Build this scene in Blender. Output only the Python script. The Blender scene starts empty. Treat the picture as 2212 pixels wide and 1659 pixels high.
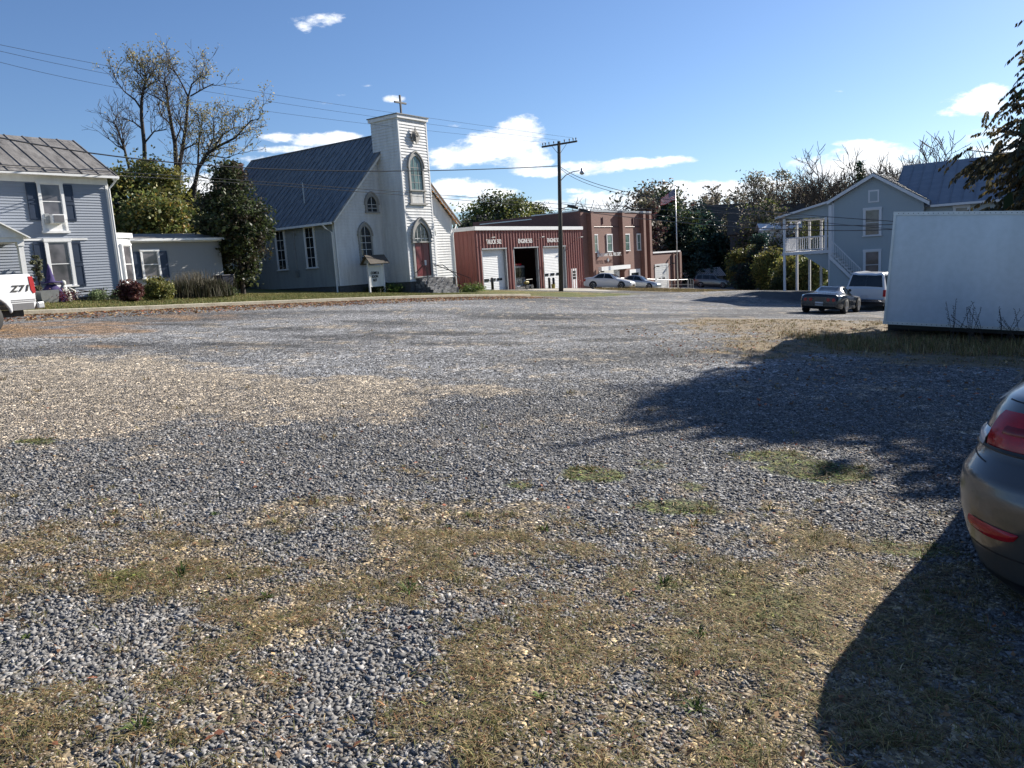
import bpy, math, random
import numpy as np
from mathutils import Vector, Matrix
rnd = random.Random(7)
C = bpy.context.scene.collection
SUN_AZ, SUN_EL = 52.0, 27.3
# ------------------------------------------------------------------ camera model (photo pixels of a 2212 x 1659 view)
F = 1662.0; TH = math.radians(9.0); PH = math.radians(3.6)
FWD = Vector((0, math.cos(TH), -math.sin(TH))); _u0 = Vector((0, math.sin(TH), math.cos(TH)))
RT = Vector((1, 0, 0)) * math.cos(PH) - _u0 * math.sin(PH)
UP = _u0 * math.cos(PH) + Vector((1, 0, 0)) * math.sin(PH)
EYE = Vector((0, 0, 1.6))
def ray(px, py): return FWD + RT * ((px - 1106) / F) - UP * ((py - 829.5) / F)
def at(px, py, Y):
    r = ray(px, py); return EYE + r * (Y / r.y)
def gpix(px, py):
    r = ray(px, py); t = 1.6 / (-r.z - .083 * r.x - .012 * r.y); return EYE + r * t
def sm(x, a, b):
    t = np.clip((x - a) / (b - a), 0, 1); return t * t * (3 - 2 * t)
# ------------------------------------------------------------------ terrain
RES = [(0,2,0),(0,6,0),(4,5,0),(-4,6,0),(0,12,0),(-8,12,0),(8,12,0),(-12,18,0),(0,20,0),(9,18,.3),(14,14,.35),(11.5,17.5,.42),(10,20,.3),(8,14.5,.1),(-14.5,22.7,0),(-10.7,27.9,.14),(-7.6,32.2,.21),
 (-4.45,36.5,.28),(-2.2,39.6,.31),(1,44,.2),(-17.3,35.1,-.05),(-20.6,30,-.03),(-11,51.7,0),(-14.5,40,.0),(-4,61.4,.06),(-2.4,65.8,0),(2,60,.1),(8,80,.1),(22.3,99.8,.05),(5,30,0),
 (17.1,41,0),(12,36,0),(13,46,0),(8,52,0),(22,52,.85),(19.4,54,.7),(30,60,.8),(27,50,.5),(30,46,.2),(16,70,.28),(12,66,.25),(20,66,.15),(26,85,-.3),(14,84,0),(27,107,0),(20,30,0),(25,22,0)]
_rx = np.array([r[0] for r in RES], float); _ry = np.array([r[1] for r in RES], float); _rv = np.array([r[2] for r in RES], float)
def gh(X, Y):
    X = np.asarray(X, float); Y = np.asarray(Y, float)
    xx = np.where(X > 30, 30 + 12 * np.tanh((X - 30) / 12), np.where(X < -28, -28 + 12 * np.tanh((X + 28) / 12), X))
    yy = np.where(Y > 110, 110., Y)
    z = -.083 * xx - .012 * yy
    sh = X.shape; Xf = X.reshape(-1, 1); Yf = Y.reshape(-1, 1)
    out = np.zeros(Xf.shape[0])
    for i in range(0, Xf.shape[0], 20000):
        w = np.exp(-((Xf[i:i+20000] - _rx) ** 2 + (Yf[i:i+20000] - _ry) ** 2) / (2 * 4.5 ** 2))
        out[i:i+20000] = (w * _rv).sum(1) / (w.sum(1) + .03)
    z = z + out.reshape(sh)
    z = z + sm(Y, 118, 175) * 7.0 * sm(X, 5, 35) + sm(Y, 175, 300) * 12.0 + sm(Y, 110, 170) * 2.0 * (1 - sm(X, 5, 35))
    return z
def g1(X, Y): return float(gh(np.array([X]), np.array([Y]))[0])
# ------------------------------------------------------------------ numpy noise
def _hash(ix, iy, seed):
    h = (ix * 374761393 + iy * 668265263 + seed * 1442695041) & 0x7fffffff
    h = ((h ^ (h >> 13)) * 1274126177) & 0x7fffffff
    return ((h ^ (h >> 16)) & 0xffff) / 65535.0
def vnoise(x, y, seed=0):
    ix = np.floor(x).astype(np.int64); iy = np.floor(y).astype(np.int64); fx = x - ix; fy = y - iy
    fx = fx * fx * (3 - 2 * fx); fy = fy * fy * (3 - 2 * fy)
    a = _hash(ix, iy, seed); b = _hash(ix + 1, iy, seed); c = _hash(ix, iy + 1, seed); d = _hash(ix + 1, iy + 1, seed)
    return (a * (1 - fx) + b * fx) * (1 - fy) + (c * (1 - fx) + d * fx) * fy
def fbm(x, y, seed=0, o=4):
    s = 0; a = .5; t = 0
    for k in range(o):
        s = s + a * vnoise(x * 2 ** k, y * 2 ** k, seed + k * 17); t += a; a *= .55
    return s / t
# ------------------------------------------------------------------ object helpers
def tag(o, label=None, cat=None, group=None, kind=None):
    if label: o['label'] = label
    if cat: o['category'] = cat
    if group: o['group'] = group
    if kind: o['kind'] = kind
    return o
def empty(name, loc, rz=0, label=None, cat=None, group=None, rot=None):
    o = bpy.data.objects.new(name, None); C.objects.link(o); o.empty_display_size = .3
    o.location = loc; o.rotation_euler = rot if rot else (0, 0, rz)
    return tag(o, label, cat, group)
class MB:
    def __init__(s, f=None, zo=0.0): s.v = []; s.f = []; s.T = f; s.zo = zo
    def pt(s, p):
        if s.T: p = s.T(*p)
        return (p[0], p[1], p[2] - s.zo)
    def add(s, vs, fs):
        n = len(s.v); s.v += [s.pt(p) for p in vs]; s.f += [tuple(i + n for i in f) for f in fs]
    def box(s, x0, x1, y0, y1, z0, z1):
        s.add([(x0,y0,z0),(x1,y0,z0),(x1,y1,z0),(x0,y1,z0),(x0,y0,z1),(x1,y0,z1),(x1,y1,z1),(x0,y1,z1)],
              [(0,3,2,1),(4,5,6,7),(0,1,5,4),(1,2,6,5),(2,3,7,6),(3,0,4,7)])
    def poly(s, pts): s.add(pts, [tuple(range(len(pts)))])
    def prism(s, pts, off):
        n = len(pts); q = [tuple(a + b for a, b in zip(p, off)) for p in pts]
        s.add(list(pts) + q, [tuple(range(n))[::-1], tuple(range(n, 2 * n))] + [(i, (i + 1) % n, (i + 1) % n + n, i + n) for i in range(n)])
    def tube(s, pts, rs, n=8, cap=True):
        pts = [Vector(p) for p in pts]
        if not hasattr(rs, '__len__'): rs = [rs] * len(pts)
        vs = []; fs = []
        for i, p in enumerate(pts):
            d = (pts[min(i + 1, len(pts) - 1)] - pts[max(i - 1, 0)])
            if d.length < 1e-9: d = Vector((0, 0, 1))
            d.normalize(); a = d.orthogonal() if abs(d.z) > .95 else Vector((0, 0, 1)).cross(d); a.normalize(); b = d.cross(a)
            for k in range(n):
                t = 2 * math.pi * k / n; vs.append(tuple(p + (a * math.cos(t) + b * math.sin(t)) * rs[i]))
        for i in range(len(pts) - 1):
            for k in range(n):
                fs.append((i*n+k, i*n+(k+1) % n, (i+1)*n+(k+1) % n, (i+1)*n+k))
        if cap: fs.append(tuple(range(n))[::-1]); fs.append(tuple(range((len(pts)-1)*n, len(pts)*n)))
        s.add(vs, fs)
    def lathe(s, prof, c, axis='z', n=20):
        vs = []; fs = []
        for (r, h) in prof:
            for k in range(n):
                t = 2 * math.pi * k / n; a = r * math.cos(t); b = r * math.sin(t)
                p = {'z': (a, b, h), 'x': (h, a, b), 'y': (a, h, b)}[axis]
                vs.append((c[0] + p[0], c[1] + p[1], c[2] + p[2]))
        m = len(prof)
        for i in range(m - 1):
            for k in range(n): fs.append((i*n+k, i*n+(k+1) % n, (i+1)*n+(k+1) % n, (i+1)*n+k))
        fs.append(tuple(range(n))[::-1]); fs.append(tuple(range((m-1)*n, m*n)))
        s.add(vs, fs)
    def build(s, name, mat, parent=None, smooth=False, bevel=0, sub=0):
        me = bpy.data.meshes.new(name); me.from_pydata(s.v, [], s.f); me.validate()
        o = bpy.data.objects.new(name, me); C.objects.link(o)
        if mat: me.materials.append(mat)
        if smooth: me.polygons.foreach_set('use_smooth', [True] * len(me.polygons))
        if parent: o.parent = parent
        if bevel:
            m = o.modifiers.new('b', 'BEVEL'); m.width = bevel; m.segments = 2; m.limit_method = 'ANGLE'
        if sub:
            m = o.modifiers.new('s', 'SUBSURF'); m.levels = sub; m.render_levels = sub
        return o
def npmesh(name, V, Fq, mat, cols=None, parent=None, smooth=False):
    """V (n,3) verts, Fq (m,k) faces, cols (m,3) one colour per face"""
    me = bpy.data.meshes.new(name); n = len(V); m, k = Fq.shape
    me.vertices.add(n); me.vertices.foreach_set('co', V.astype(np.float32).ravel())
    me.loops.add(m * k); me.loops.foreach_set('vertex_index', Fq.astype(np.int32).ravel())
    me.polygons.add(m); me.polygons.foreach_set('loop_start', (np.arange(m) * k).astype(np.int32))
    me.update(calc_edges=True)
    if smooth: me.polygons.foreach_set('use_smooth', np.ones(m, bool))
    if cols is not None:
        a = me.color_attributes.new('col', 'FLOAT_COLOR', 'CORNER')
        c = np.ones((m, k, 4), np.float32); c[:, :, :3] = cols[:, None, :]
        a.data.foreach_set('color', c.ravel())
    me.materials.append(mat)
    o = bpy.data.objects.new(name, me); C.objects.link(o)
    if parent: o.parent = parent
    return o
# ------------------------------------------------------------------ materials
class NT:
    def __init__(s, name):
        s.m = bpy.data.materials.new(name); s.m.use_nodes = True; s.t = s.m.node_tree; s.n = s.t.nodes; s.l = s.t.links
        s.b = s.n['Principled BSDF']; s.out = s.n['Material Output']
    def N(s, typ, **kw):
        o = s.n.new('ShaderNode' + typ)
        for k, v in kw.items():
            if k.startswith('_'): setattr(o, k[1:], v)
            else: o.inputs[k.replace('_', ' ')].default_value = v
        return o
    def L(s, a, b): s.l.new(a, b)
    def noise(s, vec, scale, detail=4, rough=.55):
        n = s.N('TexNoise', Scale=scale, Detail=detail, Roughness=rough); s.L(vec, n.inputs['Vector']); return n.outputs['Fac']
    def ramp(s, fac, stops, interp='LINEAR'):
        r = s.N('ValToRGB'); cr = r.color_ramp; cr.interpolation = interp
        while len(cr.elements) < len(stops): cr.elements.new(.5)
        for e, (p, c) in zip(cr.elements, stops):
            e.position = p; e.color = (c[0], c[1], c[2], 1) if hasattr(c, '__len__') else (c, c, c, 1)
        s.L(fac, r.inputs['Fac']); return r.outputs['Color']
    def mix(s, fac, a, b, mode='MIX'):
        m = s.N('Mix', _data_type='RGBA', _blend_type=mode)
        for inp, v in ((m.inputs[0], fac), (m.inputs[6], a), (m.inputs[7], b)):
            if isinstance(v, (int, float)): inp.default_value = v
            elif isinstance(v, tuple): inp.default_value = (v[0], v[1], v[2], 1)
            else: s.L(v, inp)
        return m.outputs[2]
    def math(s, op, a, b=0.0, clamp=False):
        m = s.N('Math', _operation=op, _use_clamp=clamp)
        for inp, v in ((m.inputs[0], a), (m.inputs[1], b)):
            if isinstance(v, (int, float)): inp.default_value = v
            else: s.L(v, inp)
        return m.outputs[0]
    def obj(s): return s.N('TexCoord').outputs['Object']
    def mapd(s, vec, sc):
        m = s.N('Mapping'); m.inputs['Scale'].default_value = sc; s.L(vec, m.inputs['Vector']); return m.outputs[0]
    def bump(s, h, strength=.3, dist=.02):
        b = s.N('Bump', Strength=strength, Distance=dist); s.L(h, b.inputs['Height']); s.L(b.outputs[0], s.b.inputs['Normal'])
    def col(s, c):
        if isinstance(c, tuple): s.b.inputs['Base Color'].default_value = (c[0], c[1], c[2], 1)
        else: s.L(c, s.b.inputs['Base Color'])
    def rough(s, v): s.b.inputs['Roughness'].default_value = v
def M_plain(name, c, rough=.6, var=.15, scale=3.0, metal=0, bump=.0, spec=.5, streak=False):
    t = NT(name); v = t.obj()
    vv = t.mapd(v, (1, 1, .15)) if streak else v
    n = t.noise(vv, scale, 5, .6); n2 = t.noise(v, scale * 9, 3)
    f = t.math('ADD', t.math('MULTIPLY', n, .7), t.math('MULTIPLY', n2, .3))
    lo = tuple(x * (1 - var * 1.6) for x in c); hi = tuple(min(1, x * (1 + var)) for x in c)
    t.col(t.ramp(f, [(.3, lo), (.7, hi)])); t.rough(rough); t.b.inputs['Metallic'].default_value = metal
    t.b.inputs['Specular IOR Level'].default_value = spec
    if bump: t.bump(n2, bump, .02)
    return t.m
def M_paint(name, c, rough=.75, dirt=(.25, .22, .2), amt=.35, scale=1.5):
    """old house paint: patchy with stains that run down"""
    t = NT(name); v = t.obj()
    a = t.noise(t.mapd(v, (2.5, 2.5, .35)), scale, 6, .65); b = t.noise(v, 9, 5, .7)
    f = t.ramp(t.math('ADD', t.math('MULTIPLY', a, .65), t.math('MULTIPLY', b, .35)), [(.42, 0.), (.68, 1.)])
    f2 = t.math('MULTIPLY', f, amt)
    t.col(t.mix(f2, c, tuple(c[i] * .35 + dirt[i] * .4 for i in range(3)))); t.rough(rough); t.bump(b, .15, .01)
    return t.m
def M_glass(name, tint=(.02, .025, .03), rough=.04, curtain=None):
    t = NT(name); v = t.obj()
    n = t.noise(v, .9, 3)
    if curtain: t.col(t.ramp(n, [(.35, tint), (.6, curtain)]))
    else: t.col(t.ramp(n, [(.3, tuple(x * .6 for x in tint)), (.7, tuple(x * 1.6 for x in tint))]))
    t.rough(rough); t.b.inputs['Specular IOR Level'].default_value = .6
    t.bump(t.noise(v, 1.2, 2), .08, .05)
    return t.m
def M_carpaint(name, c, metal=.3, rough=.28):
    t = NT(name); v = t.obj(); n = t.noise(v, 2.5, 5, .6)
    t.col(t.mix(t.math('MULTIPLY', n, .25), c, tuple(x * .7 + .03 for x in c)))
    t.b.inputs['Metallic'].default_value = metal; t.rough(rough); t.b.inputs['Coat Weight'].default_value = .6; t.b.inputs['Coat Roughness'].default_value = .06
    return t.m
def M_leaf(name, trans=.35, rough=.55):
    t = NT(name); a = t.N('Attribute', _attribute_name='col'); g = t.N('ObjectInfo')
    t.L(a.outputs['Color'], t.b.inputs['Base Color']); t.rough(rough); t.b.inputs['Specular IOR Level'].default_value = .35
    tr = t.N('BsdfTranslucent'); t.L(a.outputs['Color'], tr.inputs['Color']); mx = t.N('MixShader', Fac=trans)
    t.L(t.b.outputs[0], mx.inputs[1]); t.L(tr.outputs[0], mx.inputs[2]); t.L(mx.outputs[0], t.out.inputs['Surface'])
    return t.m
def M_metalroof(name, c1, c2, seam_axis=0, scale=1.2):
    t = NT(name); v = t.obj()
    a = t.noise(t.mapd(v, (3, .8, .8) if seam_axis == 0 else (.8, 3, .8)), scale, 6, .7); b = t.noise(v, 14, 4, .7)
    f = t.math('ADD', t.math('MULTIPLY', a, .7), t.math('MULTIPLY', b, .3))
    t.col(t.ramp(f, [(.32, c1), (.5, tuple((x + y) / 2 for x, y in zip(c1, c2))), (.68, c2)])); t.rough(.55); t.b.inputs['Metallic'].default_value = .15
    t.bump(a, .15, .03); return t.m
def M_brick(name, c1, c2, mortar):
    t = NT(name); v = t.obj()
    sx = t.N('SeparateXYZ'); t.L(v, sx.inputs[0]); cx = t.N('CombineXYZ')
    t.L(t.math('ADD', sx.outputs[0], sx.outputs[1]), cx.inputs[0]); t.L(sx.outputs[2], cx.inputs[1])
    b = t.N('TexBrick', Scale=1.0, Mortar_Size=.008, Brick_Width=.22, Row_Height=.075)
    b.inputs['Color1'].default_value = (*c1, 1); b.inputs['Color2'].default_value = (*c2, 1); b.inputs['Mortar'].default_value = (*mortar, 1)
    t.L(cx.outputs[0], b.inputs['Vector']); n = t.noise(v, .7, 5, .7)
    t.col(t.mix(t.math('MULTIPLY', n, .45), b.outputs['Color'], (c1[0] * .45, c1[1] * .5, c1[2] * .55))); t.rough(.85); t.bump(b.outputs['Fac'], -.2, .01)
    return t.m
def M_stone(name, c1, c2):
    t = NT(name); v = t.obj(); vo = t.N('TexVoronoi', Scale=3.2); t.L(t.mapd(v, (1, 1, 1.7)), vo.inputs['Vector'])
    e = t.N('TexVoronoi', Scale=3.2, _feature='DISTANCE_TO_EDGE'); t.L(t.mapd(v, (1, 1, 1.7)), e.inputs['Vector'])
    bw = t.N('RGBToBW'); t.L(vo.outputs['Color'], bw.inputs[0])
    c = t.ramp(bw.outputs[0], [(.2, c1), (.8, c2)]); ed = t.ramp(e.outputs['Distance'], [(.0, 0.), (.08, 1.)])
    t.col(t.mix(ed, tuple(x * .4 for x in c1), c)); t.rough(.9); t.bump(ed, .6, .04); return t.m
m = {}
m['church_wood'] = M_paint('painted_clapboard', (.70, .70, .69), amt=.5)
m['church_side'] = M_paint('shaded_worn_clapboard', (.32, .34, .34), amt=.6, dirt=(.2, .2, .18))  # darker, dirtier copy of the church paint; the wall's shade is in the colour
m['trim'] = M_paint('white_trim_paint', (.78, .78, .77), amt=.25)
m['old_trim'] = M_paint('peeling_trim_paint', (.34, .33, .31), amt=.5)
m['vinyl'] = M_paint('vinyl_siding', (.25, .28, .33), amt=.12, rough=.55)
m['vinyl2'] = M_paint('grey_vinyl_siding', (.27, .27, .255), amt=.15, rough=.55)
m['bluegrey'] = M_paint('pale_blue_siding', (.36, .41, .43), amt=.12, rough=.6)
m['shutter'] = M_plain('dark_blue_shutter', (.010, .024, .055), .45, .15)
m['porchwhite'] = M_paint('porch_white_paint', (.70, .70, .71), amt=.2)
m['glass'] = M_glass('window_glass'); m['glass_c'] = M_glass('curtained_glass', (.05, .05, .055), .12, (.16, .15, .16))
m['glass_g'] = M_glass('greenish_glass', (.06, .09, .08), .08, (.16, .24, .22))
m['plywood'] = M_plain('pale_board', (.6, .6, .58), .7)
m['door_red'] = M_plain('red_door_paint', (.16, .018, .022), .35, .25, 2)
m['darkroof'] = M_metalroof('aged_dark_metal_roof', (.055, .06, .065), (.27, .285, .295), 1)
m['greyroof'] = M_metalroof('mottled_grey_metal_roof', (.075, .068, .06), (.33, .31, .285), 0, 1.3)
m['blueroof'] = M_metalroof('grey_blue_metal_roof', (.17, .19, .22), (.25, .27, .30), 1)
m['soffit'] = M_plain('orange_wood_boards', (.55, .24, .07), .7, .3, 5)
m['stone'] = M_stone('foundation_stone', (.09, .09, .095), (.25, .25, .255))
m['block'] = M_plain('dark_block', (.11, .11, .11), .9, .3, 6, bump=.3)
m['concrete'] = M_plain('concrete', (.40, .37, .31), .9, .25, 2.5, bump=.3)
m['iron'] = M_plain('dark_iron', (.05, .05, .052), .5, .2, 6, .6)
m['galv'] = M_plain('galvanised_metal', (.35, .36, .37), .45, .15, 6, .6)
m['redmetal'] = M_plain('red_ribbed_metal', (.23, .072, .06), .5, .15, 1.5, .0, streak=True)
m['brick'] = M_brick('red_brick', (.25, .105, .078), (.18, .075, .056), (.23, .19, .16))
m['darkred'] = M_plain('dark_red_coping', (.10, .03, .03), .6)
m['white'] = M_plain('white_enamel', (.74, .74, .73), .45, .06)
m['dirtywhite'] = M_plain('dull_white_panel', (.62, .63, .62), .5, .12, 2, streak=True)
m['black'] = M_plain('black_rubber', (.018, .018, .019), .75, .2, 8)
m['blackgloss'] = M_plain('black_plastic', (.012, .012, .014), .3, .1)
m['bark'] = M_plain('bark', (.10, .082, .065), .95, .35, 6, bump=.6)
m['barkd'] = M_plain('dark_bark', (.055, .045, .038), .95, .35, 6, bump=.6)
m['pole'] = M_plain('creosoted_wood', (.065, .058, .05), .9, .3, 3, streak=True)
m['leaf'] = M_leaf('foliage'); m['needle'] = M_leaf('needles', .12)
m['blade'] = M_leaf('grass_blades', .2, .8); m['chip'] = M_leaf('stone_chips', 0.0, .95); m['chip'].node_tree.nodes['Principled BSDF'].inputs['Specular IOR Level'].default_value = .12
m['trailer'] = M_plain('trailer_skin', (.52, .56, .62), .2, .12, .8, .15, streak=True)
m['alum'] = M_plain('aluminium_trim', (.5, .5, .5), .35, .1, 4, .7)
m['rust'] = M_plain('rusty_steel', (.16, .07, .04), .8, .3, 5)
m['yellow'] = M_plain('yellow_paint', (.30, .24, .05), .6, .3, 8)
m['interior'] = M_plain('unlit_interior_paint', (.14, .14, .15), .9)
m['chrome'] = M_plain('chrome', (.6, .6, .62), .15, .05, 4, .9)
m['redlens'] = M_plain('red_lens', (.35, .012, .02), .12, .15, 6); m['clearlens'] = M_plain('clear_lens', (.5, .52, .55), .1, .1)
m['car_white'] = M_carpaint('white_car_paint', (.66, .67, .68), 0.0, .3)
m['car_silver'] = M_carpaint('silver_car_paint', (.38, .42, .45), .6)
m['car_grey'] = M_carpaint('grey_car_paint', (.125, .124, .118), .6, .3)
m['car_suv'] = M_carpaint('dark_grey_suv_paint', (.16, .16, .15), .6, .25)
m['car_blue'] = M_carpaint('dark_slate_car_paint', (.022, .028, .036), .5, .2)
m['cyl_white'] = M_paint('post_white', (.7, .7, .7), amt=.3)
m['car_glass'] = M_glass('car_glass', (.012, .016, .018), .03)
m['plate'] = M_plain('plate_white', (.6, .6, .62), .5)
m['black_text'] = M_plain('black_lettering', (.01, .01, .01), .6)
m['white_text'] = M_plain('white_lettering', (.8, .8, .78), .5)
m['purple'] = M_plain('purple_cloth', (.045, .03, .12), .9, .3); m['bone'] = M_plain('weathered_white_plaster', (.55, .55, .5), .9, .3, 8)
m['bin'] = M_plain('dark_blue_bin', (.012, .015, .035), .5)
m['roof_brown'] = M_plain('brown_shingles', (.09, .075, .06), .9, .3, 3)
# ------------------------------------------------------------------ wall-coordinate frames: (a along wall, z, d outward)
def FR(a, z, d): return (a, -d, z)
def mkL(x): return lambda a, z, d: (x - d, a, z)
def mkR(x): return lambda a, z, d: (x + d, a, z)
def mkB(y): return lambda a, z, d: (a, y + d, z)
def mkF(y): return lambda a, z, d: (a, y - d, z)
def wbox(mb, a0, a1, z0, z1, d0, d1): 
    mb.add([(a0,z0,d0),(a1,z0,d0),(a1,z1,d0),(a0,z1,d0),(a0,z0,d1),(a1,z0,d1),(a1,z1,d1),(a0,z1,d1)],
           [(0,3,2,1),(4,5,6,7),(0,1,5,4),(1,2,6,5),(2,3,7,6),(3,0,4,7)])
def lapped(mb, poly, pitch, proud=.024):
    """clapboards: each board leans out at its lower edge; poly is convex in (a, z)"""
    z0 = min(p[1] for p in poly); z1 = max(p[1] for p in poly); n = len(poly)
    def ext(z):
        xs = []
        for i in range(n):
            (ax, az), (bx, bz) = poly[i], poly[(i + 1) % n]
            if (az - z) * (bz - z) <= 0 and abs(az - bz) > 1e-9: xs.append(ax + (bx - ax) * (z - az) / (bz - az))
        return (min(xs), max(xs)) if len(xs) > 1 else None
    z = z0
    while z < z1 - 1e-4:
        zt = min(z + pitch, z1); b = ext(z + 1e-4); t = ext(zt - 1e-4)
        if b and t: mb.add([(b[0], z, proud), (b[1], z, proud), (t[1], zt, .002), (t[0], zt, .002), (b[0], z, 0), (b[1], z, 0)], [(0, 1, 2, 3), (4, 5, 1, 0)])
        z = zt
def window(par, zo, fr, a0, a1, z0, z1, trim, glass, case=.1, cols=1, rows=2, sill=True, bar=.022, d=.06, label=None, barmat=None, boards=None):
    mb = MB(fr, zo)
    d += .045; wbox(mb, a0, a0+case, z0, z1, 0, d); wbox(mb, a1-case, a1, z0, z1, 0, d); wbox(mb, a0-.02, a1+.02, z1, z1+case*1.1, 0, d+.015)
    if sill: wbox(mb, a0-.05, a1+.05, z0-.06, z0, 0, d+.05)
    else: wbox(mb, a0+case, a1-case, z0, z0+case, 0, d)
    w = mb.build('window', trim, par)
    if label: w['label'] = label
    p = MB(fr, zo); wbox(p, a0+case, a1-case, z0, z1, .012, .06); p.build('pane', glass, w)
    s = MB(fr, zo); A0, A1 = a0+case, a1-case
    for k in range(1, cols):
        c = A0 + (A1-A0)*k/cols; wbox(s, c-bar/2, c+bar/2, z0, z1, .06, .074)
    for k in range(1, rows):
        c = z0 + (z1-z0)*k/rows; wbox(s, A0, A1, c-bar*.8, c+bar*.8, .06, .08)
    wbox(s, A0, A0+.03, z0, z1, .061, .079); wbox(s, A1-.03, A1, z0, z1, .061, .079); wbox(s, A0+.03, A1-.03, z0, z0+.04, .061, .078); wbox(s, A0+.03, A1-.03, z1-.04, z1, .061, .078)
    s.build('sash', barmat or trim, w); return w
def archpts(a0, a1, zs, zt, n=8):
    """gothic arch from right spring to left spring"""
    c = (a0 + a1) / 2; h = zt - zs; w = (a1 - a0) / 2; out = []
    R = (w * w + h * h) / (2 * w)
    for side in (1, -1):
        pts = []
        cx = c + side * (w - R); th = math.asin(min(1, h / R))
        for k in range(n + 1):
            t = th * k / n; pts.append((cx + side * R * math.cos(t), zs + R * math.sin(t)))
        out += pts if side == 1 else pts[::-1][1:]
    return out
def arch_window(par, zo, fr, a0, a1, z0, zs, zt, trim, glass, case=.12, d=.09, cols=2, rows=3, label=None, barmat=None, name='window', pane_z0=None, hood=True):
    o = [(a1, z0)] + archpts(a0, a1, zs, zt) + [(a0, z0)]
    i = [(a1-case, z0)] + archpts(a0+case, a1-case, zs, zt-case*1.5) + [(a0+case, z0)]
    mb = MB(fr, zo); d += .04
    for k in range(len(o) - 1):
        q = [o[k], o[k+1], i[k+1], i[k]]; mb.prism([(x, z, 0) for x, z in q], (0, 0, d))
    wbox(mb, a0-.06, a1+.06, z0-.09, z0, 0, d+.05)
    if hood:
        h = archpts(a0-.07, a1+.07, zs-.02, zt+.1); h2 = archpts(a0, a1, zs-.02, zt)
        for k in range(len(h) - 1):
            mb.prism([(x, z, 0) for x, z in (h[k], h[k+1], h2[k+1], h2[k])], (0, 0, d+.06))
    w = mb.build(name, trim, par)
    if label: w['label'] = label
    p = MB(fr, zo); p.prism([(x, z, .01) for x, z in i], (0, 0, .05)); p.build('pane', glass, w)
    s = MB(fr, zo); A0, A1 = a0+case, a1-case; zi = zt-case*1.5
    for k in range(1, cols):
        c = A0+(A1-A0)*k/cols; ztop = zi - (zi-zs) * (abs(c-(A0+A1)/2)/((A1-A0)/2))**1.6; wbox(s, c-.014, c+.014, z0, ztop, .06, .078)
    for k in range(1, rows + 1):
        c = z0+(zs-z0)*k/rows; wbox(s, A0, A1, c-.015, c+.015, .06, .076)
    s.build('muntins', barmat or trim, w); return w
def text(par, zo, body, x, z, size, mat, d=.03, sx=1.0, bold=0.0, fr='F', shear=0, align='LEFT', name='lettering', y=0):
    cu = bpy.data.curves.new(name, 'FONT'); cu.body = body; cu.size = size; cu.extrude = .008; cu.offset = bold; cu.shear = shear; cu.align_x = align; cu.resolution_u = 3
    cu.materials.append(mat); o = bpy.data.objects.new(name, cu); C.objects.link(o); o.parent = par
    if fr == 'F': o.location = (x, y-d, z-zo); o.rotation_euler = (math.pi/2, 0, 0)
    else: o.location = fr[0]; o.rotation_euler = fr[1]
    o.scale = (sx, 1, 1); return o
R54 = math.radians(54)
def gridpt(o, u, n):   # u along the street, n towards it
    a = math.radians(36); return (o[0]+u*math.sin(a)+n*math.cos(a), o[1]+u*math.cos(a)-n*math.sin(a))
# ================================================================== GROUND
def ell(px, py, rx, ry, s=1.0):
    p = gpix(px, py); q = gpix(px + rx, py); a = gpix(px, py + ry); b = gpix(px, py - ry)
    return (p.x, p.y, abs(q.x - p.x), max(.08, abs(b.y - a.y) / 2), s)
DIRT = [ell(420,1200,260,40,.5), ell(700,1330,160,40,.45), ell(250,1480,200,50,.5), ell(700,1090,120,25,.35), ell(1200,1100,200,30,.4), ell(150,1340,170,40,.45), ell(1500,1330,500,170,.9), ell(1300,1180,350,80,.7), ell(950,1130,180,90,.7), ell(130,1180,280,75,.65), ell(600,1560,360,90,.55), ell(1300,1570,750,130,.75),
        ell(300,1390,170,60,.5), ell(100,1080,150,30,.5), ell(1900,1400,320,220,.9), ell(870,1040,110,40,.5), ell(900,1300,120,60,.35), ell(1800,1180,300,50,.6), ell(60,1640,140,60,.6), ell(1650,1110,180,35,.4)]
HAY = [ell(1800,722,270,36,1.), ell(2060,765,320,40,1.), ell(1740,760,170,22,.6), ell(1640,780,110,22,.4), ell(2100,735,260,25,1.)]
GREEN = [ell(1285,1024,72,17,1.), ell(1400,1004,55,15,.8), ell(1122,1043,34,10,.9), ell(1460,1096,115,17,.7), ell(1640,988,110,14,.6), ell(1760,1020,120,24,.6), ell(1990,1185,120,28,.7), ell(265,1245,48,18,.8), ell(1495,1054,22,10,.7), ell(80,955,60,8,.5), ell(1560,1320,220,110,.3), ell(1100,1230,200,60,.2)]
TAN = [ell(150,850,470,80,1.), ell(560,850,430,50,.8), ell(0,900,240,55,1.), ell(900,842,270,18,.7), ell(150,790,250,30,.6)]
LITTER = [ell(120,712,260,22,.8), ell(420,690,160,12,.5), ell(1090,648,120,6,.9), ell(1050,645,160,5,.6), ell(250,745,120,14,.3)]
OLIVE = [ell(1300,900,230,26,.6), ell(1150,840,200,30,.35), ell(700,1000,300,40,.15)]
CUX, CUY = -14.5, 22.7; _ca, _sa = math.cos(math.radians(36)), math.sin(math.radians(36))
def street_uv(X, Y):
    dx = X - CUX; dy = Y - CUY; return dx * _sa + dy * _ca, -(dx * _ca - dy * _sa)   # u along the street, v beyond the kerb
def esum(L, X, Y):
    s = np.zeros_like(X)
    for (cx, cy, rx, ry, w) in L:
        q = ((X - cx) / rx) ** 2 + ((Y - cy) / ry) ** 2; s = np.maximum(s, w * np.clip(1.35 - q, 0, 1))
    return s
def near0(s): return np.clip(s * 3, 0, 1)
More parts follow.
